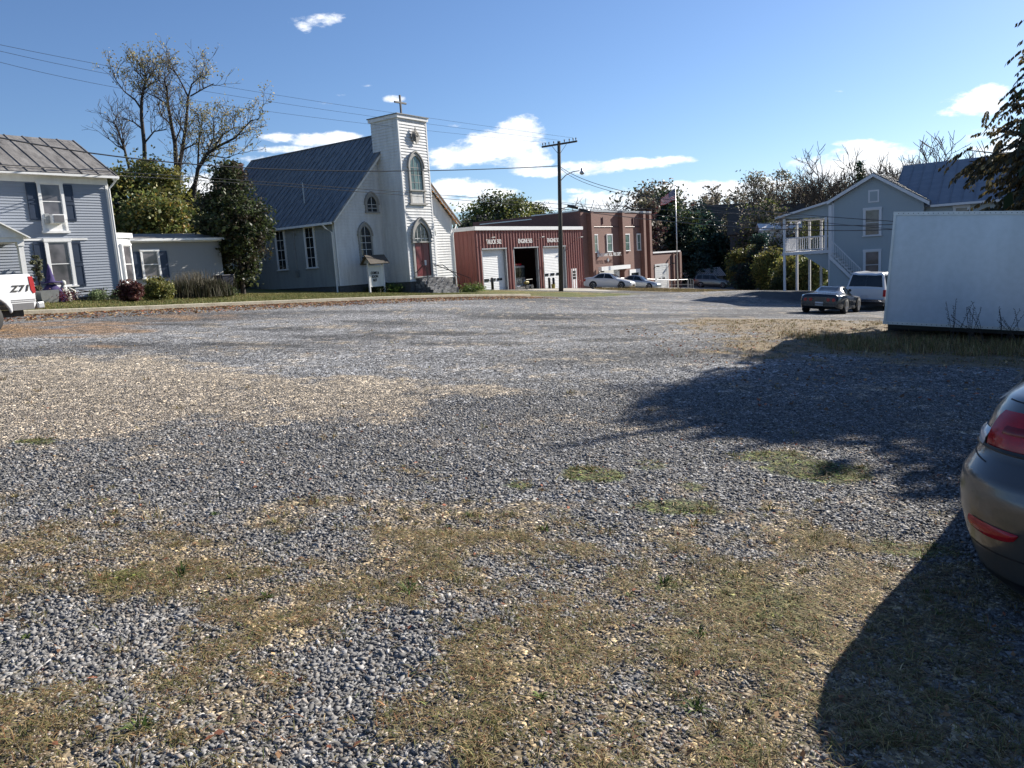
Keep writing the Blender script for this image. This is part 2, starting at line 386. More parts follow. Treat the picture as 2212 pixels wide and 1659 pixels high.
def masks(X, Y):
    n1 = fbm(X * 1.6, Y * 1.6, 3, 5); n2 = fbm(X * .5, Y * .5, 11, 4); n3 = fbm(X * 5, Y * 5, 23, 3); n4 = fbm(X * .25 + .1 * Y, Y * .8, 31, 4)
    j = (n1 - .5) * 2.3 + (n3 - .5) * 1.1
    eD = np.maximum(esum(DIRT, X, Y), .42 * sm(-Y, -5.6, -4.0)); n5 = fbm(X * 14, Y * 14, 51, 2); dirt = sm(eD + j * .8 + (n5 - .5) * .9 - .08, .02, .85) * near0(eD)
    eH = esum(HAY, X, Y); hay = sm(eH + j * .8, .25, .7) * near0(eH)
    eG = esum(GREEN, X, Y); green = sm(eG + j * .55, .2, .6) * near0(eG)
    tan = sm(esum(TAN, X, Y) + (n1 - .5) * 1.3 + (n3 - .5) * .9 + (fbm(X * 12, Y * 12, 61, 2) - .5) * .6, .1, .6)
    eL = esum(LITTER, X, Y); lit = sm(eL + j * .8, .35, .9) * near0(eL)
    eO = esum(OLIVE, X, Y); oli = np.clip(eO + j * .6, 0, 1) * .5 * near0(eO)
    u, v = street_uv(X, Y)
    lawn = sm(v, .9, 1.1) * (1 - sm(v, 28, 34)) * (1 - sm(u, 42, 45)) 
    mnd = sm(1.15 - (((X - 17.5) * .94 + (Y - 70) * .34) / 9.5) ** 2 - ((-(X - 17.5) * .34 + (Y - 70) * .94) / 9.0) ** 2 + (n1 - .5) * .3, .1, .3)
    far = sm(Y, 112, 120)
    lawn = np.maximum(np.maximum(lawn, mnd), far)
    drive = sm(1.1 - ((X - 24) / 8.0) ** 2 - ((Y - 50) / 7.5) ** 2, .05, .15) * (1 - mnd)
    return dict(dirt=dirt, hay=hay, green=green, tan=tan, lit=lit, oli=oli, lawn=lawn, drive=drive, n1=n1, n2=n2, n4=n4, mnd=mnd)
def axis(fine0, fine1, step, lo, hi, g=1.045):
    a = list(np.arange(fine0, fine1, step)); s = step; x = a[-1]
    while x < hi: s *= g; x += s; a.append(x)
    s = step; x = a[0]; pre = []
    while x > lo: s *= g; x -= s; pre.append(x)
    return np.array(pre[::-1] + a)
ax = axis(-4.5, 5.0, .055, -330, 330); ay = axis(1.4, 10, .055, -60, 620, 1.03)
GX, GY = np.meshgrid(ax, ay); GZ = gh(GX, GY)
mk = masks(GX, GY)
near = sm(-GY, -40, -14)
GZ = GZ + near * ((fbm(GX * .6, GY * .6, 5, 3) - .5) * .08 + (mk['n1'] - .5) * .03) * np.clip(1 - mk['lawn'], 0, 1) + mk['mnd'] * .05
nx, ny = len(ax), len(ay)
V = np.stack([GX.ravel(), GY.ravel(), GZ.ravel()], 1)
idx = np.arange(nx * ny).reshape(ny, nx); Fq = np.stack([idx[:-1, :-1].ravel(), idx[:-1, 1:].ravel(), idx[1:, 1:].ravel(), idx[1:, :-1].ravel()], 1)
# base tint per vertex: what the ground is made of there
def lerp(a, b, t): return a * (1 - t[..., None]) + np.array(b) * t[..., None]
base = np.zeros((ny, nx, 3)) + np.array((.155, .155, .156))
patch = (mk['n2'] - .5) * .10 + (mk['n4'] - .5) * .12
base = base * (1 + 2.4 * patch)[..., None]
base = base * (1 - .14 * sm(GY, 9, 25) + .05 * sm(GY, 30, 50))[..., None]
strk = fbm(GX * .12 + GY * .10, GY * .55 - GX * .3, 41, 5); base = base * (1 + (strk - .5) * 2.2 * sm(GY, 8, 14))[..., None]
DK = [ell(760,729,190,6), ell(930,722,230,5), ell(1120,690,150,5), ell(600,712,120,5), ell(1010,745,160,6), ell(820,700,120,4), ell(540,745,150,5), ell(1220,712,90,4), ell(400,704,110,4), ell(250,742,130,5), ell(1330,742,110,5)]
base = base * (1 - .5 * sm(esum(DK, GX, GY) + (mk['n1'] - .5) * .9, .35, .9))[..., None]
dk = sm(esum([ell(350,1000,700,90,1.)], GX, GY), .2, .8); base = base * (1 - .25 * dk)[..., None]
base = lerp(base, (.10, .105, .10), mk['oli'])
base = lerp(base, (.31, .262, .20), mk['tan'] * .92)
base = lerp(base, (.20, .155, .095), mk['dirt'] * .88)
base = lerp(base, (.245, .185, .11), mk['hay'] * .8)
base = lerp(base, (.065, .08, .025), mk['green'] * .95)
base = lerp(base, (.22, .14, .08), mk['lit'] * .8)
lw = np.zeros((ny, nx, 3)) + np.array((.17, .145, .05)); lw = lw * (1 + 1.2 * (mk['n1'] - .5))[..., None]; lw = lerp(lw, (.09, .12, .035), sm(mk['n2'], .45, .6) * .7)
lw = lerp(lw, (.24, .17, .08), mk['mnd'] * .8)
base = base * (1 - mk['lawn'][..., None]) + lw * mk['lawn'][..., None]
base = lerp(base, (.055, .058, .062), mk['drive'] * .9)
fine = np.clip(np.maximum(np.maximum(mk['lawn'], mk['hay'] * .8), mk['drive']), 0, 1)
ground = npmesh('ground', V, Fq, None, None, smooth=True) if False else None
me = bpy.data.meshes.new('ground'); me.vertices.add(len(V)); me.vertices.foreach_set('co', V.astype(np.float32).ravel())
me.loops.add(Fq.size); me.loops.foreach_set('vertex_index', Fq.astype(np.int32).ravel()); me.polygons.add(len(Fq)); me.polygons.foreach_set('loop_start', (np.arange(len(Fq)) * 4).astype(np.int32)); me.update(calc_edges=True)
me.polygons.foreach_set('use_smooth', np.ones(len(Fq), bool))
ca = me.color_attributes.new('tint', 'FLOAT_COLOR', 'POINT'); cc = np.ones((ny * nx, 4), np.float32); cc[:, :3] = np.clip(base.reshape(-1, 3), 0, 1); cc[:, 3] = fine.ravel(); ca.data.foreach_set('color', cc.ravel())
t = NT('ground_mix'); g = t.N('NewGeometry').outputs['Position']; a = t.N('Attribute', _attribute_name='tint')
vo = t.N('TexVoronoi', Scale=42.0); t.L(g, vo.inputs['Vector']); bw = t.N('RGBToBW'); t.L(vo.outputs['Color'], bw.inputs[0])
vo2 = t.N('TexVoronoi', Scale=15.0); t.L(g, vo2.inputs['Vector']); bw2 = t.N('RGBToBW'); t.L(vo2.outputs['Color'], bw2.inputs[0])
st = t.ramp(bw.outputs[0], [(.25, .45), (.5, .9), (.68, 1.35), (.78, 2.3)]); st2 = t.ramp(bw2.outputs[0], [(.2, .6), (.5, 1.), (.75, 1.5)])
ng = t.ramp(t.noise(g, 30, 5, .75), [(.3, .55), (.5, 1.), (.68, 1.6)])
ng2 = t.ramp(t.noise(t.mapd(g, (1, 1, 1)), 3.5, 5, .7), [(.3, .7), (.5, 1.), (.7, 1.35)])
stn = t.mix(1.0, st, st2, 'MULTIPLY'); sp = t.mix(a.outputs['Alpha'], stn, ng); 
c1 = t.mix(1.0, a.outputs['Color'], sp, 'MULTIPLY'); c2 = t.mix(1.0, c1, ng2, 'MULTIPLY')
hsv = t.N('HueSaturation'); t.L(c2, hsv.inputs['Color']); t.L(t.math('ADD', t.math('MULTIPLY', bw2.outputs[0], .5), .75), hsv.inputs['Saturation']); t.col(hsv.outputs[0]); t.rough(.92); t.b.inputs['Specular IOR Level'].default_value = .25
t.bump(t.math('ADD', t.math('MULTIPLY', vo.outputs['Distance'], -.6), t.math('MULTIPLY', vo2.outputs['Distance'], -.8)), 1.0, .035)
me.materials.append(t.m); ground = bpy.data.objects.new('ground', me); C.objects.link(ground); tag(ground, kind='structure')
def gz_arr(X, Y):
    mm = masks(X, Y); z = gh(X, Y) + sm(-Y, -40, -14) * ((fbm(X * .6, Y * .6, 5, 3) - .5) * .08 + (mm['n1'] - .5) * .03) * np.clip(1 - mm['lawn'], 0, 1) + mm['mnd'] * .05
    return z, mm
# ------------------------------------------------------------------ loose stones
rs = np.random.RandomState(5)
def scatter(n, y0, y1, pw=1.0):
    Y = (rs.rand(n) ** pw) * (y1 - y0) + y0; X = (rs.rand(n) * 2 - 1) * (Y * .74 + .9); return X, Y
CUBE = np.array([(-1,-1,-1),(1,-1,-1),(1,1,-1),(-1,1,-1),(-1,-1,1),(1,-1,1),(1,1,1),(-1,1,1)], float)
CF = np.array([(0,3,2,1),(4,5,6,7),(0,1,5,4),(1,2,6,5),(2,3,7,6),(3,0,4,7)])
def rotm(n, tilt):
    yaw = rs.rand(n) * 6.283; ax_ = rs.randn(n) * tilt; ay_ = rs.randn(n) * tilt
    cy, sy = np.cos(yaw), np.sin(yaw); cx, sx = np.cos(ax_), np.sin(ax_); cyy, syy = np.cos(ay_), np.sin(ay_)
    Z = np.zeros((n, 3, 3)); Z[:,0,0]=cy; Z[:,0,1]=-sy; Z[:,1,0]=sy; Z[:,1,1]=cy; Z[:,2,2]=1
    A = np.zeros((n,3,3)); A[:,0,0]=1; A[:,1,1]=cx; A[:,1,2]=-sx; A[:,2,1]=sx; A[:,2,2]=cx
    B = np.zeros((n,3,3)); B[:,1,1]=1; B[:,0,0]=cyy; B[:,0,2]=syy; B[:,2,0]=-syy; B[:,2,2]=cyy
    return Z @ A @ B
def chips(n, y0, y1, smin, smax, pw, f0=0., f1=0.):
    X, Y = scatter(n, y0, y1, pw); fd = rs.rand(n); kf = (fd < (sm(Y, y0, y0+f0) if f0 else 1.)) & (fd < (1-sm(Y, y1-f1, y1) if f1 else 1.)); X, Y = X[kf], Y[kf]; n = len(X); z, mm = gz_arr(X, Y)
    keep = rs.rand(n) < (1 - .75 * sm(Y, 8, 17)) * (1 - .55 * mm['dirt']) * (1 - .9 * mm['green']) * (1 - .9 * mm['hay']) * (1 - .85 * mm['lawn'])
    X, Y, z = X[keep], Y[keep], z[keep]; dirt = mm['dirt'][keep]; tan = mm['tan'][keep]; n = len(X)
    s = smin * np.exp(rs.rand(n) ** 2.0 * math.log(smax / smin)) * (1 - .3 * dirt) * (1 - .35 * tan)
    v = CUBE[None] * (1 + rs.randn(n, 8, 3) * .34); v *= np.stack([1 + rs.rand(n) * 1.0, .6 + rs.rand(n) * .5, .25 + rs.rand(n) * .4], 1)[:, None, :]
    v = np.einsum('nij,nkj->nki', rotm(n, .35), v) * s[:, None, None]
    v += np.stack([X, Y, z + s * .22], 1)[:, None, :]
    g = np.clip(.185 * np.exp(rs.randn(n) * .36), .08, .5); c = np.stack([g * 1.03, g * 1.0, g * .965], 1)
    w = ((dirt * .8 + tan * .9 + .07) > rs.rand(n))[:, None]; g2 = np.clip(.22 * np.exp(rs.randn(n) * .4), .06, .6)
    c = np.where(w, np.stack([g2 * 1.08, g2 * .95, g2 * .81], 1), c)
    fcs = (CF[None] + np.arange(n)[:, None, None] * 8).reshape(-1, 4)
    return v.reshape(-1, 3), fcs, np.repeat(c, 6, 0)
parts = [chips(290000, 1.75, 5.2, .0026, .0100, .72, 0, 1.2), chips(230000, 4.0, 12.5, .004, .0105, .75, 1.2, 4.5), chips(70000, 8, 18, .005, .010, .7, 4, 4)]
off = 0; Vs = []; Fs = []; Cs = []
for v_, f_, c_ in parts: Vs.append(v_); Fs.append(f_ + off); Cs.append(c_); off += len(v_)
tag(npmesh('gravel', np.concatenate(Vs), np.concatenate(Fs), m['chip'], np.concatenate(Cs)), 'loose grey stone chips spread over the parking lot', 'gravel', kind='stuff')
# ------------------------------------------------------------------ straw, grass blades
def blades(X, Y, z, L, w, lean, cols, bend=.5, yaw=None):
    n = len(X); yaw = rs.rand(n) * 6.283 if yaw is None else yaw; d = np.stack([np.cos(yaw), np.sin(yaw)], 1); p = np.stack([-np.sin(yaw), np.cos(yaw)], 1)
    b = np.stack([X, Y, z], 1); h = L * np.cos(lean); r = L * np.sin(lean)
    def P(fr, hz): return np.concatenate([b[:, :2] + d * (r * fr)[:, None], (z + h * hz)[:, None]], 1)
    m1 = P(.4, .6); tip = P(1.0, 1.0 - bend * np.sin(lean) * .6)
    side = np.concatenate([p * (w / 2)[:, None], np.zeros((n, 1))], 1)
    V = np.stack([b - side, b + side, m1 + side * .8, m1 - side * .8, tip + side * .15, tip - side * .15], 1)
    f = np.array([(0,1,2,3),(3,2,4,5)]); F_ = (f[None] + np.arange(n)[:, None, None] * 6).reshape(-1, 4)
    return V.reshape(-1, 3), F_, np.repeat(cols, 2, 0)
def pal(n, P, jitter=.3):
    P = np.array(P); c = P[rs.randint(0, len(P), n)] * np.exp(rs.randn(n, 1) * jitter); return np.clip(c, 0, .9)
STRAW = [(.36,.26,.12),(.27,.19,.085),(.20,.14,.065),(.40,.31,.17),(.15,.09,.045),(.24,.11,.05),(.18,.16,.055)]
OLV = [(.13,.13,.045),(.19,.17,.06),(.10,.12,.035),(.24,.20,.08)]
GRN = [(.06,.10,.02),(.09,.13,.03),(.12,.15,.04),(.05,.08,.02)]
acc = []
def addB(t): acc.append(t)
# lying thatch
for (n, y0, y1, L0, w0) in ((140000, 1.8, 4.6, .05, .0028), (120000, 4.6, 10, .06, .006), (30000, 10, 20, .09, .014)):
    X, Y = scatter(n, y0, y1, .8); z, mm = gz_arr(X, Y); cl = fbm(X * 6, Y * 6, 77, 3)
    k = rs.rand(n) < np.clip(mm['dirt'] * (.15 + 1.1 * sm(cl, .42, .6)) + mm['hay'] * .8 + mm['green'] * .4 + .02, 0, 1); X, Y, z = X[k], Y[k], z[k]; n = len(X)
    addB(blades(X, Y, z + .004 + rs.rand(n) * .012, L0 * (.4 + rs.rand(n)), w0 * (.6 + rs.rand(n)), 1.15 + rs.rand(n) * .45, pal(n, STRAW + OLV), .9))
# tufts
def tufts(nt, y0, y1, per, L0, w0, wfun, cols, spread=.05):
    X, Y = scatter(nt, y0, y1, .8); z, mm = gz_arr(X, Y); k = rs.rand(nt) < wfun(mm, X, Y); X, Y, z = X[k], Y[k], z[k]; sz = .45 + rs.rand(len(X)) ** 2 * 1.1
    X = np.repeat(X, per); Y = np.repeat(Y, per); z = np.repeat(z, per); sz = np.repeat(sz, per); n = len(X); a = rs.rand(n) * 6.283; r = spread * sz * np.sqrt(rs.rand(n))
    addB(blades(X + np.cos(a) * r, Y + np.sin(a) * r, z, L0 * sz * (.5 + rs.rand(n) * .8), w0 * (.7 + rs.rand(n) * .6), .35 + rs.rand(n) * 1.0, pal(n, cols), .8, a + rs.randn(n) * .5))
tufts(1500, 1.8, 5, 34, .055, .0028, lambda mm, X, Y: mm['dirt'] * sm(fbm(X * 2.2, Y * 2.2, 9, 4), .44, .6) + .012, STRAW + OLV + OLV)
tufts(200, 1.8, 5.5, 60, .06, .003, lambda mm, X, Y: mm['dirt'] * .6 + .05, STRAW + OLV + OLV, .035)
tufts(60, 1.8, 5, 22, .05, .009, lambda mm, X, Y: mm['dirt'] * .5 + .25, GRN, .02)
tufts(2200, 4.5, 11, 18, .08, .007, lambda mm, X, Y: mm['dirt'] * sm(fbm(X * 3, Y * 3, 9, 3), .42, .62) * .8 + mm['hay'] * .6 + .01, STRAW + OLV)
tufts(9000, 10, 26, 12, .06, .010, lambda mm, X, Y: mm['hay'] * .9 + .004, STRAW + OLV, .09)
tufts(5200, 2, 12, 28, .045, .005, lambda mm, X, Y: mm['green'] * .98, GRN + OLV + [(.16,.10,.04)], .05)
def merge(acc_):
    off = 0; V_ = []; F_ = []; C_ = []
    for v_, f_, c_ in acc_: V_.append(v_); F_.append(f_ + off); C_.append(c_); off += len(v_)
    return np.concatenate(V_), np.concatenate(F_), np.concatenate(C_)
tag(npmesh('dry_grass', *(lambda q: (q[0], q[1], m['blade'], q[2]))(merge(acc))), 'dry straw, thatch and low tufts growing through the gravel', 'grass', kind='stuff')
# a few green rosettes / tall dry weeds in front of the trailer
acc = []
X = rs.rand(2600) * 8 + 6.5; Y = 14.2 + rs.rand(2600) * 3.4 - (X - 8.8) * .42; z = gh(X, Y)
for k_ in range(7): addB(blades(X + rs.randn(2600) * .05, Y + rs.randn(2600) * .05, z, .05 + .22 * rs.rand(2600) ** 2, np.full(2600, .007), .1 + rs.rand(2600) * .6, pal(2600, STRAW + OLV, .35), .5))
tag(npmesh('weeds', *(lambda q: (q[0], q[1], m['blade'], q[2]))(merge(acc))), 'tall dry weeds growing in the shade in front of the trailer', 'weeds', kind='stuff')
acc = []
# lawn blades beside the kerb and on the mound
n = 90000; u = rs.rand(n) * 36 - 8; v = 1.05 + rs.rand(n) ** 1.4 * 13; X = CUX + u * _sa - v * _ca; Y = CUY + u * _ca + v * _sa; z = gh(X, Y)
addB(blades(X, Y, z, .05 + rs.rand(n) * .07, np.full(n, .014), .2 + rs.rand(n) * .9, pal(n, [(.20,.17,.06),(.12,.15,.04),(.27,.21,.09),(.09,.12,.03),(.16,.17,.05)], .25), .6))
n = 50000; X = 17.5 + (rs.rand(n) * 2 - 1) * 11; Y = 70 + (rs.rand(n) * 2 - 1) * 11; mm = masks(X, Y); k = mm['mnd'] > .4; X, Y = X[k], Y[k]; n = len(X); z = gh(X, Y) + .05
addB(blades(X, Y, z, .08 + rs.rand(n) * .1, np.full(n, .035), .2 + rs.rand(n) * .9, pal(n, [(.26,.19,.09),(.2,.15,.07),(.3,.23,.11),(.14,.13,.05)], .25), .6))
tag(npmesh('lawn_grass', *(lambda q: (q[0], q[1], m['blade'], q[2]))(merge(acc))), 'short faded lawn grass along the kerb and on the low bank', 'grass', kind='stuff')
# fallen leaves
acc = []
def leaves(n, X, Y, s, P):
    z, mm = gz_arr(X, Y); R = rotm(n, .35); q = np.array([(-1,0,0),(0,-.55,.15),(1,0,0),(0,.55,.15)])[None] * s[:, None, None]; v = np.einsum('nij,nkj->nki', R, q) + np.stack([X, Y, z + .012], 1)[:, None, :]
    return v.reshape(-1, 3), np.arange(n * 4).reshape(-1, 4), pal(n, P, .3)
LV = [(.22,.12,.06),(.34,.2,.1),(.15,.08,.04),(.4,.28,.14),(.3,.11,.06)]
n = 9000; u = rs.rand(n) * 34 - 8; v = -rs.rand(n) ** 2 * 2.6; acc.append(leaves(n, CUX + u * _sa - v * _ca, CUY + u * _ca + v * _sa, .03 + rs.rand(n) * .04, LV))
X, Y = scatter(1500, 1.9, 9); acc.append(leaves(1500, X, Y, .008 + rs.rand(1500) * .014, LV))
n = 1400; X = 3 + rs.rand(n) * 9; Y = 9 + rs.rand(n) * 12; acc.append(leaves(n, X, Y, .02 + rs.rand(n) * .03, LV))
tag(npmesh('fallen_leaves', *(lambda q: (q[0], q[1], m['blade'], q[2]))(merge(acc))), 'brown fallen leaves blown along the kerb and over the gravel', 'leaves', kind='stuff')
# ------------------------------------------------------------------ kerb with its narrow pavement
us = np.arange(-12, 27.1, .6); mb = MB()
def kpt(u, v, dz): X = CUX + u * _sa - v * _ca; Y = CUY + u * _ca + v * _sa; return (X, Y, g1(CUX + u * _sa, CUY + u * _ca) + dz)
prof = [(-.02, -.12), (-.02, .13), (.01, .15), (.16, .15), (.95, .13), (.95, -.2)]
vs = [kpt(u, v, dz) for u in us for v, dz in prof]; n = len(prof)
mb.add(vs, [(i*n+k, i*n+k+1, (i+1)*n+k+1, (i+1)*n+k) for i in range(len(us)-1) for k in range(n-1)])
t = NT('kerb_concrete'); v = t.obj(); s_ = t.noise(v, 2.2, 6, .7); s2 = t.noise(v, 18, 4, .7); t.col(t.ramp(t.math('ADD', t.math('MULTIPLY', s_, .6), t.math('MULTIPLY', s2, .4)), [(.3, (.20, .17, .12)), (.5, (.40, .36, .27)), (.7, (.50, .46, .37))])); t.rough(.9); t.bump(s2, .4, .02)
tag(mb.build('kerb', t.m), kind='structure')
mb = MB()
ua = np.arange(46, 86.1, 2.)   # concrete apron in front of the fire house
vs = []
for u in ua:
    for v in (5.2, 8, 11, 15.3): X = CUX + u * _sa - v * _ca; Y = CUY + u * _ca + v * _sa; vs.append((X, Y, g1(X, Y) + .012))
mb.add(vs, [(i*4+k, i*4+k+1, (i+1)*4+k+1, (i+1)*4+k) for i in range(len(ua)-1) for k in range(3)])
a_ = mb.build('apron_pavement', m['concrete']); tag(a_, kind='structure')
# ================================================================== BUILDINGS
H0 = (-17.31, 35.11); CH = (-11.03, 51.68); F0 = (-2.37, 65.77); G0 = (21.99, 52.0)
def prx(mb, pts, x0, x1): mb.prism([(x0, y, z) for y, z in pts], (x1 - x0, 0, 0))     # profile in (y,z) run along x
def pry(mb, pts, y0, y1): mb.prism([(x, y0, z) for x, z in pts], (0, y1 - y0, 0))     # profile in (x,z) run along y
def seams_roof(mb, p0, p1, p2, p3, n, w=.025, h=.04):
    """standing seams from edge p0-p1 (eave) to p3-p2 (ridge)"""
    p0, p1, p2, p3 = map(Vector, (p0, p1, p2, p3)); nn = (p1 - p0).cross(p3 - p0).normalized()
    if nn.z < 0: nn = -nn
    e = (p1 - p0).normalized() * w
    for k in range(n + 1):
        a = p0.lerp(p1, k / n); b = p3.lerp(p2, k / n)
        mb.add([a - e, a + e, b + e, b - e, a - e + nn * h, a + e + nn * h, b + e + nn * h, b - e + nn * h], [(4,5,6,7),(0,1,5,4),(1,2,6,5),(2,3,7,6),(3,0,4,7)])
def slab(mb, a, b, c, d, th=.08):
    a, b, c, d = map(Vector, (a, b, c, d)); n = (b - a).cross(d - a).normalized() * th
    if n.z > 0: n = -n
    mb.add([a, b, c, d, a + n, b + n, c + n, d + n], [(0,1,2,3),(7,6,5,4),(0,4,5,1),(1,5,6,2),(2,6,7,3),(3,7,4,0)])
def shutter(par, zo, fr, a0, a1, z0, z1):
    mb = MB(fr, zo); wbox(mb, a0, a1, z0, z1, .03, .05)
    for k in (0, 1):
        zz0 = z0 + .06 + k * (z1 - z0) / 2; zz1 = z0 + (k + 1) * (z1 - z0) / 2 - .05
        wbox(mb, a0, a0+.05, zz0, zz1, .05, .065); wbox(mb, a1-.05, a1, zz0, zz1, .05, .065); wbox(mb, a0+.05, a1-.05, zz1-.04, zz1, .05, .065); wbox(mb, a0+.05, a1-.05, zz0, zz0+.04, .05, .065)
    return mb.build('shutter', m['shutter'], par)
# ---------------------------------------------------------------- two storey house at the left
zo = .8
hs = empty('grey_house', (H0[0], H0[1], zo), R54, 'two storey grey sided house with dark blue shutters, metal roof and pointed porch', 'house')
L, D, EZ, RZ = -9.5, 6.2, 6.45, 8.35
mb = MB(FR, zo); lapped(mb, [(L, 1.25), (0, 1.25), (0, 6.05), (L, 6.05)], .115, .028)
mb.T = mkR(0); lapped(mb, [(0, 1.25), (D, 1.25), (D, EZ), (D/2, RZ), (0, EZ)], .115, .028)
mb.T = mkL(L); lapped(mb, [(0, 1.25), (D, 1.25), (D, EZ), (D/2, RZ), (0, EZ)], .115, .028)
mb.T = mkB(D); lapped(mb, [(L, 1.25), (0, 1.25), (0, EZ), (L, EZ)], .115, .028); mb.build('siding', m['vinyl'], hs)
mb = MB(None, zo); mb.box(L+.03, -.03, .03, D-.03, .2, 1.25); mb.build('foundation', m['block'], hs)
mb = MB(None, zo); mb.box(L, .02, -.05, .0, 6.05, 6.33); mb.box(L, .03, -.32, 0, 6.33, 6.38); mb.build('frieze', m['trim'], hs)
mb = MB(None, zo); mb.box(-.1, .035, -.035, .0, 1.25, 6.05); mb.box(.0, .035, 0, .1, 1.25, 6.3); mb.build('corner_board', m['trim'], hs)
ov = .38; ez = EZ - .02
mb = MB(None, zo)
slab(mb, (L-.3, -ov, ez-.05), (.35, -ov, ez-.05), (.35, D/2, RZ+.06), (L-.3, D/2, RZ+.06)); slab(mb, (L-.3, D+ov, ez-.05), (.35, D+ov, ez-.05), (.35, D/2, RZ+.06), (L-.3, D/2, RZ+.06))
seams_roof(mb, (L-.3, -ov, ez-.05), (.35, -ov, ez-.05), (.35, D/2, RZ+.06), (L-.3, D/2, RZ+.06), 14, .02, .035)
seams_roof(mb, (L-.3, D+ov, ez-.05), (.35, D+ov, ez-.05), (.35, D/2, RZ+.06), (L-.3, D/2, RZ+.06), 14, .02, .035)
slab(mb, (L-.3, -.1, ez+.19), (.35, -.1, ez+.19), (.35, -.07, ez+.235), (L-.3, -.07, ez+.235), .01)
rf = mb.build('roof', m['greyroof'], hs); rf['label'] = 'mottled grey standing seam metal roof'
mb = MB(None, zo); mb.box(L-.3, .35, -ov-.1, -ov, ez-.13, ez-.03); mb.box(.30, .36, -ov, 0, ez-.16, ez-.02); mb.build('gutter', m['trim'], hs)
mb = MB(None, zo); mb.tube([(.28, -ov-.02, ez-.1), (.22, -.2, ez-.3), (.02, -.09, ez-.55), (.02, -.09, 1.1)], .045, 8); mb.build('downspout', m['trim'], hs)
window(hs, zo, FR, -2.95, -1.93, 4.55, 6.0, m['trim'], m['glass_c'], .11, 1, 2, sill=False)
mb = MB(FR, zo); wbox(mb, -2.95, -2.86, 4.03, 4.55, 0, .075); wbox(mb, -2.02, -1.93, 4.03, 4.55, 0, .075); wbox(mb, -2.99, -1.89, 3.98, 4.08, 0, .11); wbox(mb, -2.86, -2.02, 4.08, 4.55, .0, .035); mb.build('window_apron', m['trim'], hs)
shutter(hs, zo, FR, -3.36, -2.96, 4.5, 6.0); shutter(hs, zo, FR, -1.92, -1.53, 4.48, 6.0)
window(hs, zo, FR, -3.0, -1.93, 1.78, 3.62, m['trim'], m['glass_c'], .13, 1, 2)
shutter(hs, zo, FR, -3.42, -3.01, 1.84, 3.62); shutter(hs, zo, FR, -1.92, -1.53, 1.72, 3.62)
window(hs, zo, FR, -7.6, -6.55, 4.2, 6.0, m['trim'], m['glass_c'], .11); window(hs, zo, FR, -7.6, -6.55, 1.8, 3.6, m['trim'], m['glass_c'], .11)
mb = MB(FR, zo); wbox(mb, -4.0, -1.2, 3.68, 3.76, .0, .05); mb.build('drip_board', m['trim'], hs)
# porch with its pointed roof
po = MB(None, zo)
PX0, PX1, PY = -7.2, -4.36, -1.5
po.box(PX0, PX1, PY, -.03, 3.55, 3.72); pry(po, [(PX0-.25, 3.72), (PX1+.12, 3.72), ((PX0+PX1)/2, 4.55)], PY-.05, -.03)
pr = po.build('porch', m['trim'], hs)
mb = MB(None, zo); xm = (PX0+PX1)/2
slab(mb, (PX1+.2, PY-.2, 3.71), (PX1+.2, -.02, 3.71), (xm, -.02, 4.66), (xm, PY-.2, 4.66), .05); slab(mb, (PX0-.3, PY-.2, 3.71), (PX0-.3, -.02, 3.71), (xm, -.02, 4.66), (xm, PY-.2, 4.66), .05); mb.build('porch_roof', m['trim'], pr)
for x in (PX1-.12, PX0+.12):
    mb = MB(None, zo); mb.box(x-.09, x+.09, PY+.02, PY+.2, 1.2, 3.55); mb.box(x-.12, x+.12, PY-.01, PY+.23, 3.4, 3.55); mb.build('post', m['trim'], pr)
mb = MB(None, zo); mb.box(PX0, PX1, PY, -.03, .6, 1.2); mb.build('porch_floor', m['concrete'], pr)
# bay window on the right hand side of the house
mb = MB(None, zo); bx = [(0.03, .5), (.42, .55), (1.25, 1.0), (1.25, 2.3), (.42, 2.75), (.03, 2.8)]
mb.prism([(x, y, .6) for x, y in bx], (0, 0, 3.2)); mb.prism([(x*1.1, y-.05 if y < 1.5 else y+.05, 3.8) for x, y in bx], (0, 0, .22)); bay = mb.build('bay_window', m['trim'], hs)
def bayfr(p, q):
    p = Vector(p); q = Vector(q); e = (q - p).normalized(); nn = Vector((e.y, -e.x))
    return lambda a, z, d: (p.x + e.x * a + nn.x * d, p.y + e.y * a + nn.y * d, z)
f1 = bayfr((.42, .55), (1.25, 1.0)); window(bay, zo, f1, .12, .82, 1.75, 3.45, m['trim'], m['glass_c'], .08)
f1 = bayfr((1.25, 1.0), (1.25, 2.3)); window(bay, zo, f1, .2, 1.1, 1.75, 3.45, m['trim'], m['glass_c'], .08)
# window air conditioner
ac = empty('air_conditioner', gridpt(H0, -2.4, .02) + (4.35,), R54, 'white box air conditioner sitting in the upper bedroom window of the grey house', 'air conditioner')
mb = MB(); mb.box(-.25, .25, -.36, .0, .02, .38); mb.build('casing', m['white'], ac, bevel=.015)
mb = MB(); mb.box(-.2, .2, -.375, -.36, .06, .34)
mb.build('grille', m['interior'], ac)
mb = MB(); mb.box(-.43, -.26, -.1, -.06, .02, .42)
for k in range(8): mb.box(-.42+k*.02, -.41+k*.02, -.12, -.1, .02, .42)
mb.build('side_panel', m['dirtywhite'], ac)
